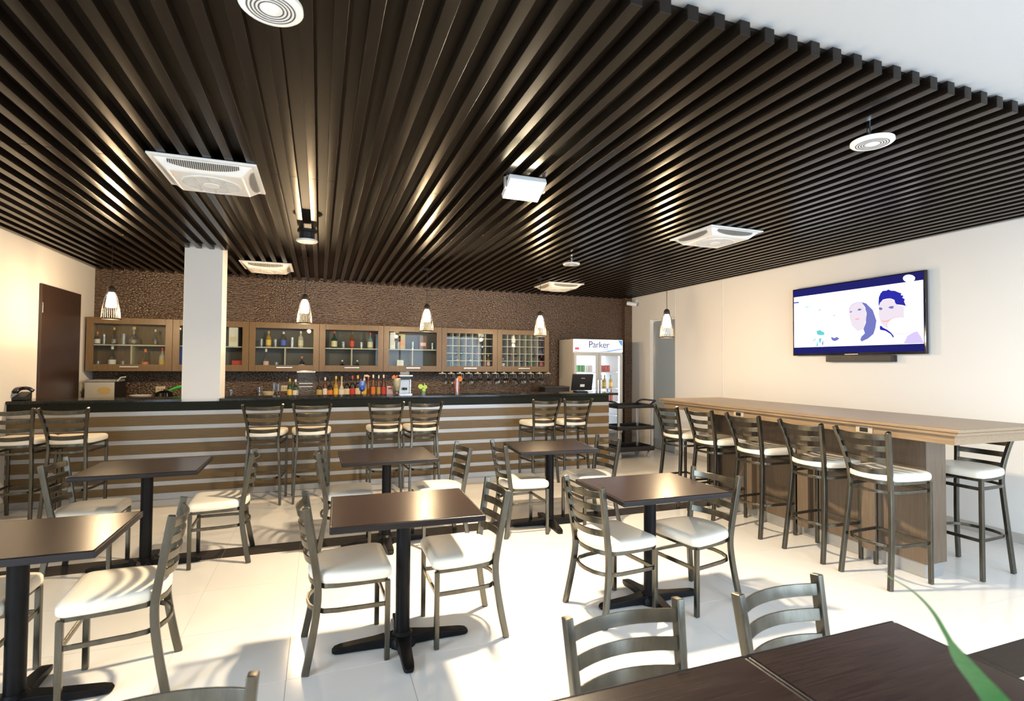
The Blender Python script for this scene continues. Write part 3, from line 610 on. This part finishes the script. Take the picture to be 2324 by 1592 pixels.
def make_seat(sh, kind):
    P_ = []; foot = kind == 'stool'
    prof = [(.18, -.205, 0), (.168, -.17, .3), (.153, -.146, .58), (.148, -.142, .70), (.153, -.156, .81), (.172, -.192, .95), (.197, -.235, 1.085)] if foot else \
           [(.20, -.205, 0), (.188, -.178, .14), (.176, -.156, .28), (.169, -.149, .39), (.171, -.160, .49), (.179, -.185, .64), (.189, -.214, .815)]
    pp = smoothpath(prof, 4)
    for s in (-1, 1):
        P_.append(('rear_post', MB().sweep([(s * p.x, p.y, p.z) for p in pp], (1, 0, 0), .025, .036).mesh('rear_post', GUN, bevel=.004), ()))
    fx_, fy_ = (.195, .19)
    for s in (-1, 1):
        P_.append(('leg', MB().box(s * fx_ - .0135, s * fx_ + .0135, fy_ - .0135, fy_ + .0135, 0, sh - .045).mesh('leg', GUN, bevel=.004), ()))
    P_.append(('seat_frame', MB().sweep([(x, y, sh - .045) for x, y in upath(.187, .185, -.185)], (0, 0, 1), .026, .014).box(-.187, .187, .178, .192, sh - .058, sh - .032).mesh('seat_frame', GUN, bevel=.002), ()))
    ol = seat_outline(); vs = []; fs = []; n = len(ol)
    lay = [(-.030, .955), (-.022, .99), (-.008, 1.0), (.010, .995), (.022, .965), (.029, .90), (.032, .78), (.034, .45)]
    for dz, s in lay:
        for x, y in ol: vs.append((x * s, (y - .01) * s + .01, sh - .002 + dz - .002))
    for k in range(len(lay) - 1):
        for i in range(n): j = (i + 1) % n; fs.append((k * n + i, k * n + j, (k + 1) * n + j, (k + 1) * n + i))
    fs += [tuple(range(n)), tuple(range((len(lay) - 1) * n, len(lay) * n))]
    P_.append(('seat_pad', MB().add(vs, fs).mesh('seat_pad', VINYL, smooth=True), ()))
    for z in ((.285, .655) if foot else (.285,)):
        P_.append(('hoop', MB().sweep([(x, y, z) for x, y in upath(.188, .18, -.195)], (0, 0, 1), .022, .013).mesh('hoop', GUN, bevel=.002), ()))
        P_.append(('stretcher', MB().box(-.183, .183, .183, .196, z - .012, z + .012).mesh('stretcher', GUN, bevel=.002), ()))
    zs = (1.045, .962, .879, .797) if foot else (.768, .69, .612, .534)
    for z in zs:
        p = post_at(pp, z); pts = []
        for i in range(11):
            u = -1 + 2 * i / 10; pts.append((p.x * u * .97, p.y - .05 * (1 - u * u) + .004, z - .006 * (1 - u * u)))
        P_.append(('back_slat', MB().sweep(pts, (0, -.2, 1), .040, .009).mesh('back_slat', GUN, bevel=.002), ()))
    return P_
CH = make_seat(.455, 'chair'); ST = make_seat(.765, 'stool')
def place(parts, name, label, cat, group, x, y, face, turn=0):
    rz = {'+y': 0, '-x': 90, '-y': 180, '+x': -90}[face] + turn
    t = thing(name, label, cat, (x, y, 0), R(rz), group)
    for n, me, _ in parts: link(n, me, t)
    return t
G1 = 'ladder-back dining chairs'
for a in [
    ('chair at near-left table, right side, seat fully in view', -.865, 3.03, '-x', 5),
    ('chair at near-left table, mostly cut off by left picture edge', -1.49, 3.10, '+x', 0),
    ('chair on left side of back-left table, silver post highlight', -1.565, 4.667, '+x', 0),
    ('chair on right side of back-left table, facing left', -.70, 4.67, '-x', 2),
    ('chair on left side of back-centre table', .22, 4.63, '+x', -3),
    ('chair on right side of back-centre table', 1.0, 4.53, '-x', 4),
    ('chair on left side of front-centre table, facing right', .152, 2.99, '+x', 2),
    ('chair on right side of front-centre table, facing left', .80, 3.005, '-x', 0),
    ('chair on left side of back-right table, white seat', 1.755, 4.55, '+x', 0),
    ('chair on right side of back-right table near service cart', 2.50, 4.57, '-x', 5),
    ('chair on left side of front-right table, turned slightly', 1.74, 2.915, '+x', 8),
    ('chair on right side of front-right table, beside high table stools', 2.335, 2.86, '-x', 9),
    ('chair pushed behind left joined foreground tabletop', .86, 1.145, '-y', 0),
    ('chair pushed behind right joined foreground tabletop, scuffed slat', 1.455, 1.125, '-y', 5),
    ('chair at bottom left edge, only top of backrest visible', -.33, 1.15, '-y', -2)]:
    place(CH, 'dining_chair', 'metal ladder-back ' + a[0], 'chair', G1, *a[1:])
G2 = 'bar stools along the bar'
for lb, x, y, tr in [('leftmost stool at the bar, cut by picture edge', -2.70, 6.41, -3), ('second bar stool from left picture edge', -2.265, 6.37, -3),
                     ('third bar stool from left, below first drinks dishes', -.55, 6.38, -3), ('fourth bar stool from left, beside third', -.075, 6.37, 1),
                     ('fifth bar stool from left, below liquor bottles', .737, 6.38, -3), ('sixth bar stool from left, beside fifth', 1.178, 6.36, 0),
                     ('seventh bar stool from left, left of pair near cart', 2.735, 6.39, 2), ('rightmost stool at the bar, nearest cart', 3.19, 6.37, -2)]:
    place(ST, 'bar_stool', 'metal ladder-back ' + lb, 'stool', G2, x, y, '+y', tr)
G3 = 'bar stools around the high table'
for lb, x, y, f, tr in [('first stool at high table, farthest away', 3.84, 4.88, '+x', 0), ('second stool at high table from far end', 3.87, 4.38, '+x', 0), ('third, middle stool at high table', 3.88, 3.80, '+x', 0),
                        ('fourth stool at high table from far end', 3.885, 3.19, '+x', 0), ('nearest stool on left side of high table', 3.885, 2.68, '+x', 0), ('stool on wall side of high table', 4.665, 2.585, '-x', 0)]:
    place(ST, 'bar_stool', 'metal ladder-back ' + lb, 'stool', G3, x, y, f, tr)

# ------------------------------------------------------------------ tables
def make_table(W, L):
    P_ = [('table_top', MB().box(-W / 2 + .012, W / 2 - .012, -L / 2 + .012, L / 2 - .012, .722, .7505).mesh('table_top', TOPW)),
          ('column', MB().lathe([(.039, .045), (.039, .69)], 20).mesh('column', BLACKM, smooth=True)),
          ('mounting_plate', MB().box(-.16, .16, -.03, .03, .70, .722).box(-.03, .03, -.16, .16, .70, .722).cyl((0, 0, 0), .06, .68, .70).mesh('mounting_plate', BLACKM)),
          ('hub', MB().lathe([(.075, .0), (.075, .035), (.055, .06), (.042, .075)], 20).mesh('hub', BLACKM, smooth=True))]
    e = .006
    ring = MB(); 
    for (x0, x1, y0, y1) in ((-W / 2, W / 2, -L / 2, -L / 2 + .0125), (-W / 2, W / 2, L / 2 - .0125, L / 2), (-W / 2, -W / 2 + .0125, -L / 2 + .0125, L / 2 - .0125), (W / 2 - .0125, W / 2, -L / 2 + .0125, L / 2 - .0125)):
        ring.box(x0, x1, y0, y1, .718, .75)
    P_.append(('edge_band', ring.mesh('edge_band', TOPE, bevel=.006, seg=3)))
    for a in range(4):
        l = (.365 if a % 2 == 0 else .31) if W >= L else (.285 if a % 2 == 0 else .365)
        d = Vector((math.cos(a * math.pi / 2), math.sin(a * math.pi / 2), 0)); s_ = Vector((-d.y, d.x, 0))
        ls = [.03, .08, .15, l * .7, l - .045, l - .015, l]; ws = [.09, .075, .062, .058, .056, .05, .03]; hs = [.055, .052, .045, .038, .034, .028, .016]; ce = [.033, .032, .0285, .025, .022, .019, .014]
        P_.append(('foot', MB().sweep([d * q + Vector((0, 0, c)) for q, c in zip(ls, ce)], s_, ws, hs).mesh('foot', BLACKM, bevel=.005)))
    return P_
T1 = make_table(.767, .627); T2 = make_table(.583, .77)
G4 = 'square pedestal tables'
for lb, x, y, r_ in [('near-left dark tabletop table cut by left picture edge', -1.24, 2.95, 0), ('back-left dark table in front of first stools', -1.20, 4.64, .6), ('back-centre dark table below liquor bottles', .551, 4.596, .9),
                     ('front-centre dark table with bright lamp reflection', .447, 2.932, -1.8), ('back-right dark table in front of service cart', 2.089, 4.62, -5), ('front-right dark table left of high table stools', 2.028, 2.907, -1)]:
    t = thing('pedestal_table', lb, 'table', (x, y, 0), R(r_), G4)
    for n, me in T1: link(n, me, t)
for lb, x, y in [('left of two joined foreground tables at bottom edge', .799, .75), ('right of two joined foreground tables at bottom edge', 1.3825, .75)]:
    t = thing('pedestal_table', lb, 'table', (x, y, 0), 0, 'joined tables in the foreground')
    for n, me in T2: link(n, me, t)

# ------------------------------------------------------------------ high table
HX0, HX1, HY0, HY1, HZ = 3.722, 4.61, 2.10, 5.17, 1.144
t = thing('high_table', 'long wooden high table with pilastered base and steel kick', 'table', (4.24, 3.7, 0))
def hp(m, n, mt, **kw): o = m.obj(n, mt, t, **kw); o.location = (-4.24, -3.7, 0); return o
hp(MB().box(HX0, HX1, HY0, HY1, HZ - .024, HZ), 'table_top', OAK, bevel=.007, seg=3)
hp(MB().box(HX0 + .012, HX1 - .012, HY0 + .012, HY1 - .012, HZ - .046, HZ - .0242), 'edge_moulding', OAK, bevel=.005)
hp(MB().box(HX0 + .045, HX0 + .07, HY0 + .05, HY1 - .05, HZ - .105, HZ - .0465).box(HX1 - .07, HX1 - .045, HY0 + .05, HY1 - .05, HZ - .105, HZ - .0465).box(HX0 + .07, HX1 - .07, HY0 + .05, HY0 + .075, HZ - .105, HZ - .0465).box(HX0 + .07, HX1 - .07, HY1 - .075, HY1 - .05, HZ - .105, HZ - .0465), 'apron', OAK)
hp(MB().box(4.13, 4.345, 2.54, 4.74, .105, HZ - .0465), 'body', OAKV, bevel=.002)
hp(MB().box(4.145, 4.33, 2.56, 4.72, .002, .105), 'kick_plate', STEEL)
for yy in (2.925, 3.52, 4.16, 4.68): hp(MB().box(4.06, 4.13, yy - .055, yy + .055, .10, HZ - .0465), 'pilaster', OAKV, bevel=.002)
for yy in (2.732, 3.959): 
    p = hp(MB().box(HX0 + .036, HX0 + .045, yy - .062, yy + .062, HZ - .098, HZ - .05), 'outlet_plate', mat('outlet_beige', (.45, .38, .28), .4, var=(.48, .41, .31), nscale=7), bevel=.002)
    MB().box(HX0 + .033, HX0 + .0365, yy - .03, yy + .03, HZ - .09, HZ - .06).obj('socket', BLACKP, p)

# ------------------------------------------------------------------ television
t = thing('television', 'wall-mounted flat television showing a smiling couple', 'television', (5.70, 4.28, 2.09))
def tp(m, n, mt, par=None, **kw): o = m.obj(n, mt, par or t, **kw); o.location = (-5.70, -4.28, -2.09) if par is None else (0, 0, 0); return o
tp(MB().box(5.70, 5.735, 3.49, 5.065, 1.664, 2.512), 'bezel', BLACKG, bevel=.004)
tp(MB().box(5.735, XR, 3.85, 4.7, 1.85, 2.3), 'wall_mount', BLACKP)
sc_ = tp(MB().poly([(5.6985, 5.05, 1.69), (5.6985, 3.507, 1.69), (5.6985, 3.507, 2.50), (5.6985, 5.05, 2.50)]), 'screen', emis('screen_bars', (.012, .012, .10), 1.0))
tp(MB().box(5.6965, 5.70, 4.20, 4.36, 1.668, 1.676), 'badge', CHROME)
SHP = {
'white': [(5.045,2.412),(3.512,2.412),(3.512,1.768),(5.045,1.768)], 'logo': [(3.587,2.438),(3.59,2.426),(3.598,2.417),(3.611,2.41),(3.628,2.407),(3.646,2.408),(3.665,2.412),(3.681,2.42),(3.695,2.431),(3.703,2.443),(3.706,2.456),(3.703,2.468),(3.694,2.478),(3.681,2.484),(3.664,2.487),(3.645,2.486),(3.627,2.481),(3.61,2.473),(3.598,2.463),(3.589,2.45)],
'wface': [(4.296,2.19),(4.25,2.25),(4.149,2.254),(4.105,2.17),(4.10,2.06),(4.13,1.95),(4.20,1.93),(4.27,2.0),(4.298,2.10)], 'mface': [(3.96,2.20),(3.93,2.25),(3.83,2.262),(3.77,2.19),(3.70,2.16),(3.70,2.05),(3.78,1.97),(3.88,1.95),(3.94,2.0),(3.963,2.10)],
'whair': [(4.149,2.256),(4.1,2.236),(4.026,2.155),(3.987,2.035),(3.999,1.956),(4.021,1.891),(4.081,1.843),(4.154,1.813),(4.173,1.832),(4.157,1.869),(4.118,1.904),(4.133,1.949),(4.106,2.022),(4.097,2.125),(4.112,2.193),(4.138,2.233)],
'wline': [(4.303,2.158),(4.301,2.189),(4.291,2.222),(4.25,2.252),(4.199,2.263),(4.149,2.258),(4.149,2.249),(4.199,2.254),(4.247,2.242),(4.281,2.213),(4.291,2.18),(4.292,2.157)],
'weye1': [(4.293,2.156),(4.279,2.167),(4.266,2.165),(4.27,2.155),(4.286,2.146)], 'weye2': [(4.202,2.171),(4.181,2.189),(4.15,2.174),(4.169,2.163),(4.196,2.166)],
'wmouth': [(4.236,2.07),(4.213,2.078),(4.172,2.073),(4.193,2.059),(4.221,2.062)],
'mhair': [(3.963,2.214),(3.959,2.286),(3.941,2.327),(3.915,2.353),(3.88,2.35),(3.855,2.36),(3.831,2.344),(3.79,2.337),(3.75,2.314),(3.72,2.3),(3.73,2.284),(3.7,2.273),(3.714,2.254),(3.689,2.237),(3.697,2.214),(3.678,2.163),(3.718,2.178),(3.771,2.19),(3.788,2.21),(3.795,2.239),(3.832,2.261),(3.874,2.262),(3.916,2.256),(3.945,2.227),(3.96,2.192)],
'meye1': [(3.962,2.174),(3.939,2.177),(3.919,2.161),(3.928,2.146),(3.95,2.148),(3.96,2.163)], 'meye2': [(3.86,2.168),(3.833,2.178),(3.802,2.175),(3.809,2.15),(3.84,2.153)],
'mmouth': [(3.936,2.049),(3.919,2.026),(3.876,2.027),(3.829,2.043),(3.863,2.017),(3.905,2.013),(3.927,2.022)],
'collar': [(3.952,1.967),(3.941,1.98),(3.916,1.954),(3.874,1.93),(3.833,1.896),(3.806,1.859),(3.809,1.833),(3.836,1.878),(3.892,1.918),(3.95,1.932)],
'shirt': [(3.709,1.772),(3.669,1.853),(3.604,1.89),(3.572,1.895),(3.535,1.833),(3.513,1.772)],
'flower': [(4.531,1.884),(4.488,1.867),(4.454,1.879),(4.422,1.858),(4.455,1.836),(4.488,1.829),(4.521,1.846)], 'bush': [(4.725,1.96),(4.68,1.974),(4.618,1.938),(4.616,1.91),(4.671,1.907),(4.712,1.919)],
'g1': [(4.777,1.848),(4.735,1.871),(4.731,1.861),(4.77,1.84)], 'g2': [(4.69,1.869),(4.654,1.876),(4.672,1.812),(4.686,1.82)], 'g3': [(4.727,1.777),(4.71,1.854),(4.704,1.777)], 'g4': [(4.654,1.803),(4.627,1.858),(4.637,1.783)], 'g5': [(4.506,1.775),(4.496,1.794),(4.491,1.776)],
't1': [(5.045,2.349),(4.973,2.348),(4.97,2.333),(5.043,2.335)], 't2': [(4.694,2.218),(4.66,2.227),(4.664,2.214),(4.689,2.209)], 't3': [(4.503,2.137),(4.473,2.141),(4.473,2.13),(4.498,2.13)], 't4': [(4.891,2.27),(4.825,2.278),(4.829,2.268),(4.882,2.264)],
'ring': [(3.601,1.955),(3.608,1.928),(3.627,1.904),(3.657,1.885),(3.695,1.874),(3.738,1.872),(3.781,1.879),(3.82,1.894),(3.852,1.916),(3.872,1.944),(3.879,1.973),(3.872,2.002),(3.851,2.026),(3.819,2.045),(3.779,2.055),(3.736,2.056),(3.693,2.048),(3.656,2.032),(3.626,2.009),(3.607,1.983)],
'ringin': [(3.605,1.955),(3.611,1.93),(3.630,1.906),(3.659,1.889),(3.696,1.879),(3.737,1.877),(3.778,1.884),(3.816,1.898),(3.847,1.919),(3.866,1.946),(3.873,1.973),(3.866,2.0),(3.846,2.023),(3.815,2.041),(3.777,2.050),(3.735,2.051),(3.694,2.044),(3.657,2.028),(3.628,2.006),(3.610,1.982)]}
tvmats = [emis('screen_white', (.93, .94, 1), 1.25), emis('screen_navy', (.02, .02, .28), 1), emis('screen_slate', (.13, .14, .38), 1), emis('screen_pink', (1, .38, .36), .9), emis('screen_violet', (.50, .42, .80), 1), emis('screen_teal', (.10, .45, .48), 1), emis('screen_face', (.60, .54, .60), 1.0)]
SHM = dict(white=(0, 1), wface=(6, 1.5), mface=(6, 1.5), whair=(2, 2), wline=(4, 2), weye1=(2, 2), weye2=(2, 2), wmouth=(3, 2), mhair=(1, 2), meye1=(2, 2), meye2=(2, 2), mmouth=(3, 2), collar=(1, 2), shirt=(4, 2), flower=(2, 2), bush=(5, 2), g1=(5, 2), g2=(5, 2), g3=(5, 2), g4=(2, 2), g5=(2, 2), t1=(1, 2), t2=(5, 2), t3=(5, 2), t4=(5, 2), ring=(3, 3), ringin=(0, 4), logo=(0, 2))
m = MB(); mi = []
for k_, pts in SHP.items():
    a, lv = SHM[k_]; m.poly([(5.6985 - .0006 * lv, y_, z_) for y_, z_ in pts]); mi.append(a)
me = bpy.data.meshes.new('picture'); me.from_pydata(m.v, [], m.f)
for mm in tvmats: me.materials.append(mm)
for f, a in zip(me.polygons, mi): f.material_index = a
po = link('picture', me, sc_)
t = thing('sound_bar', 'short black box mounted right below television', 'speaker', (5.71, 4.21, 1.585))
MB().box(-.01, .052, -.395, .395, 0, .072).obj('housing', BLACKP, t, bevel=.004); MB().box(-.012, -.0095, -.37, .37, .01, .062).obj('grille', SLOT, t)

# ------------------------------------------------------------------ ceiling fittings
def make_fan():
    P_ = [('cover_plate', MB().box(-.31, .31, -.31, .31, -.014, 0).mesh('cover_plate', WPLAS, bevel=.004)),
          ('body', MB().frus(-.075, .215, -.014, .285).mesh('body', WPLAS, bevel=.012, seg=3)),
          ('round_grille', MB().lathe([(.185, -.076), (.185, -.083), (.172, -.083), (.172, -.077)], 40).lathe([(.05, -.076), (.05, -.086), (.0, -.086)], 24).mesh('round_grille', WPLAS, smooth=True))]
    g = MB()
    for k in range(15):
        yy = -.155 + k * .0222; xx = math.sqrt(max(0, .17 ** 2 - yy * yy)); g.box(-xx, xx, yy - .006, yy + .006, -.0805, -.0755)
    for xx in (-.085, 0, .085): yy = math.sqrt(.17 ** 2 - xx * xx); g.box(xx - .004, xx + .004, -yy, yy, -.0815, -.0755)
    P_.append(('grille_bars', g.mesh('grille_bars', mat('grille_grey', (.62, .61, .59), .4, var=(.66, .65, .63), nscale=8))))
    P_.append(('grille_dark', MB().lathe([(.171, -.0762), (.0, -.0762)], 40, closed=False).mesh('grille_dark', SLOT)))
    P_.append(('indicator', MB().lathe([(.006, -.074), (.006, -.078)], 8, (-.20, -.13, 0)).mesh('indicator', emis('red_led', (1, .1, .05), 2))))
    for a in range(4):
        g = MB(); rot = Matrix.Rotation(a * math.pi / 2, 3, 'Z')
        for k in range(34):
            x = -.20 + k * .0121; top = .035 * math.sqrt(max(0, 1 - (x / .215) ** 2)) + .008
            y0, z0 = -.281, -.022; y1, z1 = -.281 + top * .95, -.022 - top * .83
            q = [Vector((x - .0033, y0 - .002, z0 - .002)), Vector((x + .0033, y0 - .002, z0 - .002)), Vector((x + .0033, y1 - .002, z1 - .002)), Vector((x - .0033, y1 - .002, z1 - .002))]
            g.poly([rot @ v for v in q])
        P_.append(('vent', g.mesh('vent', SLOT)))
    return P_
FAN = make_fan()
for lb, x, y in [('square white ceiling fan unit nearest, upper left', -.72, 4.08), ('square white ceiling fan unit at right, before television wall', 3.67, 4.17), ('square white ceiling fan unit right of white column', -.68, 7.72), ('square white ceiling fan unit above fridge side', 3.66, 7.78)]:
    t = thing('ceiling_fan_unit', lb, 'ceiling fan', (x, y, ZS - .001), 0, 'ceiling fan units')
    for n, me in FAN: link(n, me, t)
def make_speaker():
    g = MB()
    for r in (.036, .048, .060, .072): g.lathe([(r, -.0192), (r + .005, -.0192)], 32, closed=False)
    return [('rim', MB().lathe([(.100, 0), (.101, -.012), (.094, -.018), (.084, -.0185), (.0, -.0185)], 36, closed=False).lathe([(.1, 0), (.0, 0)], 36, closed=False).mesh('rim', WPLAS, smooth=True)),
            ('grille_rings', g.mesh('grille_rings', SLOT)), ('centre_cap', MB().lathe([(.024, -.0186), (.022, -.022), (.0, -.0225)], 20, closed=False).mesh('centre_cap', WPLAS, smooth=True)),
            ('back_can', MB().lathe([(.07, .0), (.072, .07), (.09, .078), (.09, .10)], 24).mesh('back_can', BLACKP, smooth=True)),
            ('stem', MB().cyl((.02, .03, 0), .012, .0, .17, 10).mesh('stem', CHROME))]
SPK = make_speaker()
for lb, x, y in [('round white ceiling speaker at top picture edge', -.172, 1.90), ('round white ceiling speaker at right below slat ends', 2.74, 1.93), ('small distant round ceiling speaker above fridge side', 2.79, 5.58), ('round ceiling speaker with black can in bright slats', -.138, 5.50)]:
    t = thing('ceiling_speaker', lb, 'speaker', (x, y, 2.735), 0, 'ceiling speakers')
    for n, me in SPK:
        if n == ('back_can' if x > 1 else 'stem'): continue
        link(n, me, t)
# flood lamp
t = thing('flood_lamp', 'glaring warm flood lamp under middle of slatted ceiling', 'lamp', (1.32, 3.37, 2.74))
hs_ = MB().box(-.135, .135, -.095, .095, .0, .045).obj('housing', WPLAS, t, bevel=.006); hs_.rotation_euler.x = R(-28)
MB().box(-.122, .122, -.082, .082, -.004, .001).obj('lens', emis('flood_lens', (1, .83, .52), 60), hs_)
MB().box(-.15, -.138, -.012, .012, .0, .10).box(.138, .15, -.012, .012, .0, .10).box(-.15, .15, -.012, .012, .082, .094).obj('bracket', GREYP, t)
l = light('flood_light', 'AREA', (0, 0, -.03), 150, (1, .80, .54), t, shape='RECTANGLE', size=.22, size_y=.15); l.rotation_euler.x = R(-12)
# pendants
def make_pendant():
    g = MB()
    for k in range(28):
        a = 2 * math.pi * k / 28; c, s = math.cos(a), math.sin(a)
        g.tube([(.034 * c, .034 * s, .315), (.062 * c, .062 * s, .24), (.082 * c, .082 * s, .12), (.092 * c, .092 * s, .004)], .0022, 4)
    return [('cage', g.mesh('cage', mat('cage_wire', (.03, .021, .015), .5, var=(.04, .028, .02), nscale=9))),
            ('bottom_ring', MB().lathe([(.088, 0), (.096, 0), (.096, .012), (.088, .012), (.088, 0)], 36, closed=False).mesh('bottom_ring', BLACKM, smooth=True)),
            ('cap', MB().lathe([(.040, .305), (.043, .318), (.036, .352), (.022, .372), (.006, .378)], 24).mesh('cap', mat('cap_brown', (.05, .035, .025), .4, var=(.06, .045, .03), nscale=9), smooth=True)),
            ('diffuser', MB().lathe([(.024, .306), (.040, .27), (.050, .20), (.053, .16), (.046, .135)], 24).mesh('diffuser', emis('pendant_glow', (1, .84, .62), 20), smooth=True)),
            ('cord', MB().cyl((0, 0, 0), .0035, .376, .94, 6).mesh('cord', BLACKP)), ('canopy', MB().lathe([(.045, .845), (.045, .86), (.01, .868)], 20).mesh('canopy', BLACKP, smooth=True))]
PEN = make_pendant()
for lb, x, y, z in [('glowing wire-cage pendant nearest left wall', -2.225, 7.1, 2.005), ('glowing wire-cage pendant right of white column', -.192, 7.1, 2.022), ('glowing wire-cage pendant above liquor bottles', 1.36, 7.1, 1.965), ('glowing wire-cage pendant above wine rack cabinets', 3.045, 7.1, 1.94), ('glowing wire-cage pendant beside doorway over high table', 4.25, 5.72, 1.89)]:
    t = thing('pendant_lamp', lb, 'lamp', (x, y, z), 0, 'pendant lamps')
    for n, me in PEN:
        o = link(n, me, t)
    light('pendant_light', 'POINT', (0, 0, .075), 42, (1, .70, .39), t, shadow_soft_size=.03)
# security camera
t = thing('security_camera', 'white security camera at top of right wall', 'camera', (XR - .01, 8.70, 2.74))
MB().box(-.02, .0, -.04, .04, -.03, .06).obj('mount', WPLAS, t, bevel=.004); MB().tube([(-.01, 0, .02), (-.08, -.01, .0), (-.09, -.01, -.03)], .014, 8).obj('arm', WPLAS, t, smooth=True)
b_ = MB().lathe([(.035, -.10), (.04, -.09), (.04, .08), (.03, .09)], 16).obj('barrel', WPLAS, t, smooth=True); b_.rotation_euler = (R(-80), 0, R(60)); b_.location = (-.13, -.03, -.03)
MB().lathe([(.028, -.104), (.028, -.099)], 16).obj('lens', BLACKG, b_)

# ------------------------------------------------------------------ foreground plant
t = thing('potted_plant', 'arching green leaf of plant on near table, bottom right', 'plant', (.62, .46, .7505))
MB().lathe([(.05, 0), (.07, .12), (.075, .13), (.065, .13), (.06, .11), (.0, .11)], 24).obj('pot', LC['white'], t, smooth=True)
def leaf(pts, ws, name='leaf'):
    pts = smoothpath(pts, 4); n = len(pts); vs = []; fs = []
    for i, p in enumerate(pts):
        u = i / (n - 1) * (len(ws) - 1); k = min(int(u), len(ws) - 2); w_ = ws[k] + (ws[k + 1] - ws[k]) * (u - k)
        tt = (pts[min(i + 1, n - 1)] - pts[max(i - 1, 0)]).normalized(); sd = tt.cross(Vector((0, 0, 1))).normalized(); nn = sd.cross(tt)
        vs += [p - sd * w_ / 2 + nn * w_ * .12, p - nn * .0008, p + sd * w_ / 2 + nn * w_ * .12, p + nn * .0012]
    for i in range(n - 1):
        a = i * 4; b = a + 4
        for k in range(4): l = (k + 1) % 4; fs.append((a + k, a + l, b + l, b + k))
    fs += [(3, 2, 1, 0), (4 * n - 4, 4 * n - 3, 4 * n - 2, 4 * n - 1)]
    o = MB().add(vs, fs).obj(name, GREEN, t, smooth=True); o.location = (-.62, -.46, -.7505); return o
leaf([(.62, .46, .87), (.585, .34, 1.05), (.60, .295, 1.15), (.64, .325, 1.187), (.723, .405, 1.180), (.796, .464, 1.168), (.886, .538, 1.158), (.969, .614, 1.142), (1.028, .678, 1.127), (1.074, .737, 1.114)], [.012, .024, .029, .029, .021, .0075, .006, .005, .004, .002])
leaf([(.62, .46, .87), (.52, .44, .98), (.42, .40, 1.0), (.33, .36, .93)], [.015, .03, .022, .004])
leaf([(.62, .46, .87), (.66, .56, .95), (.70, .66, .94), (.73, .74, .88)], [.015, .026, .02, .004])
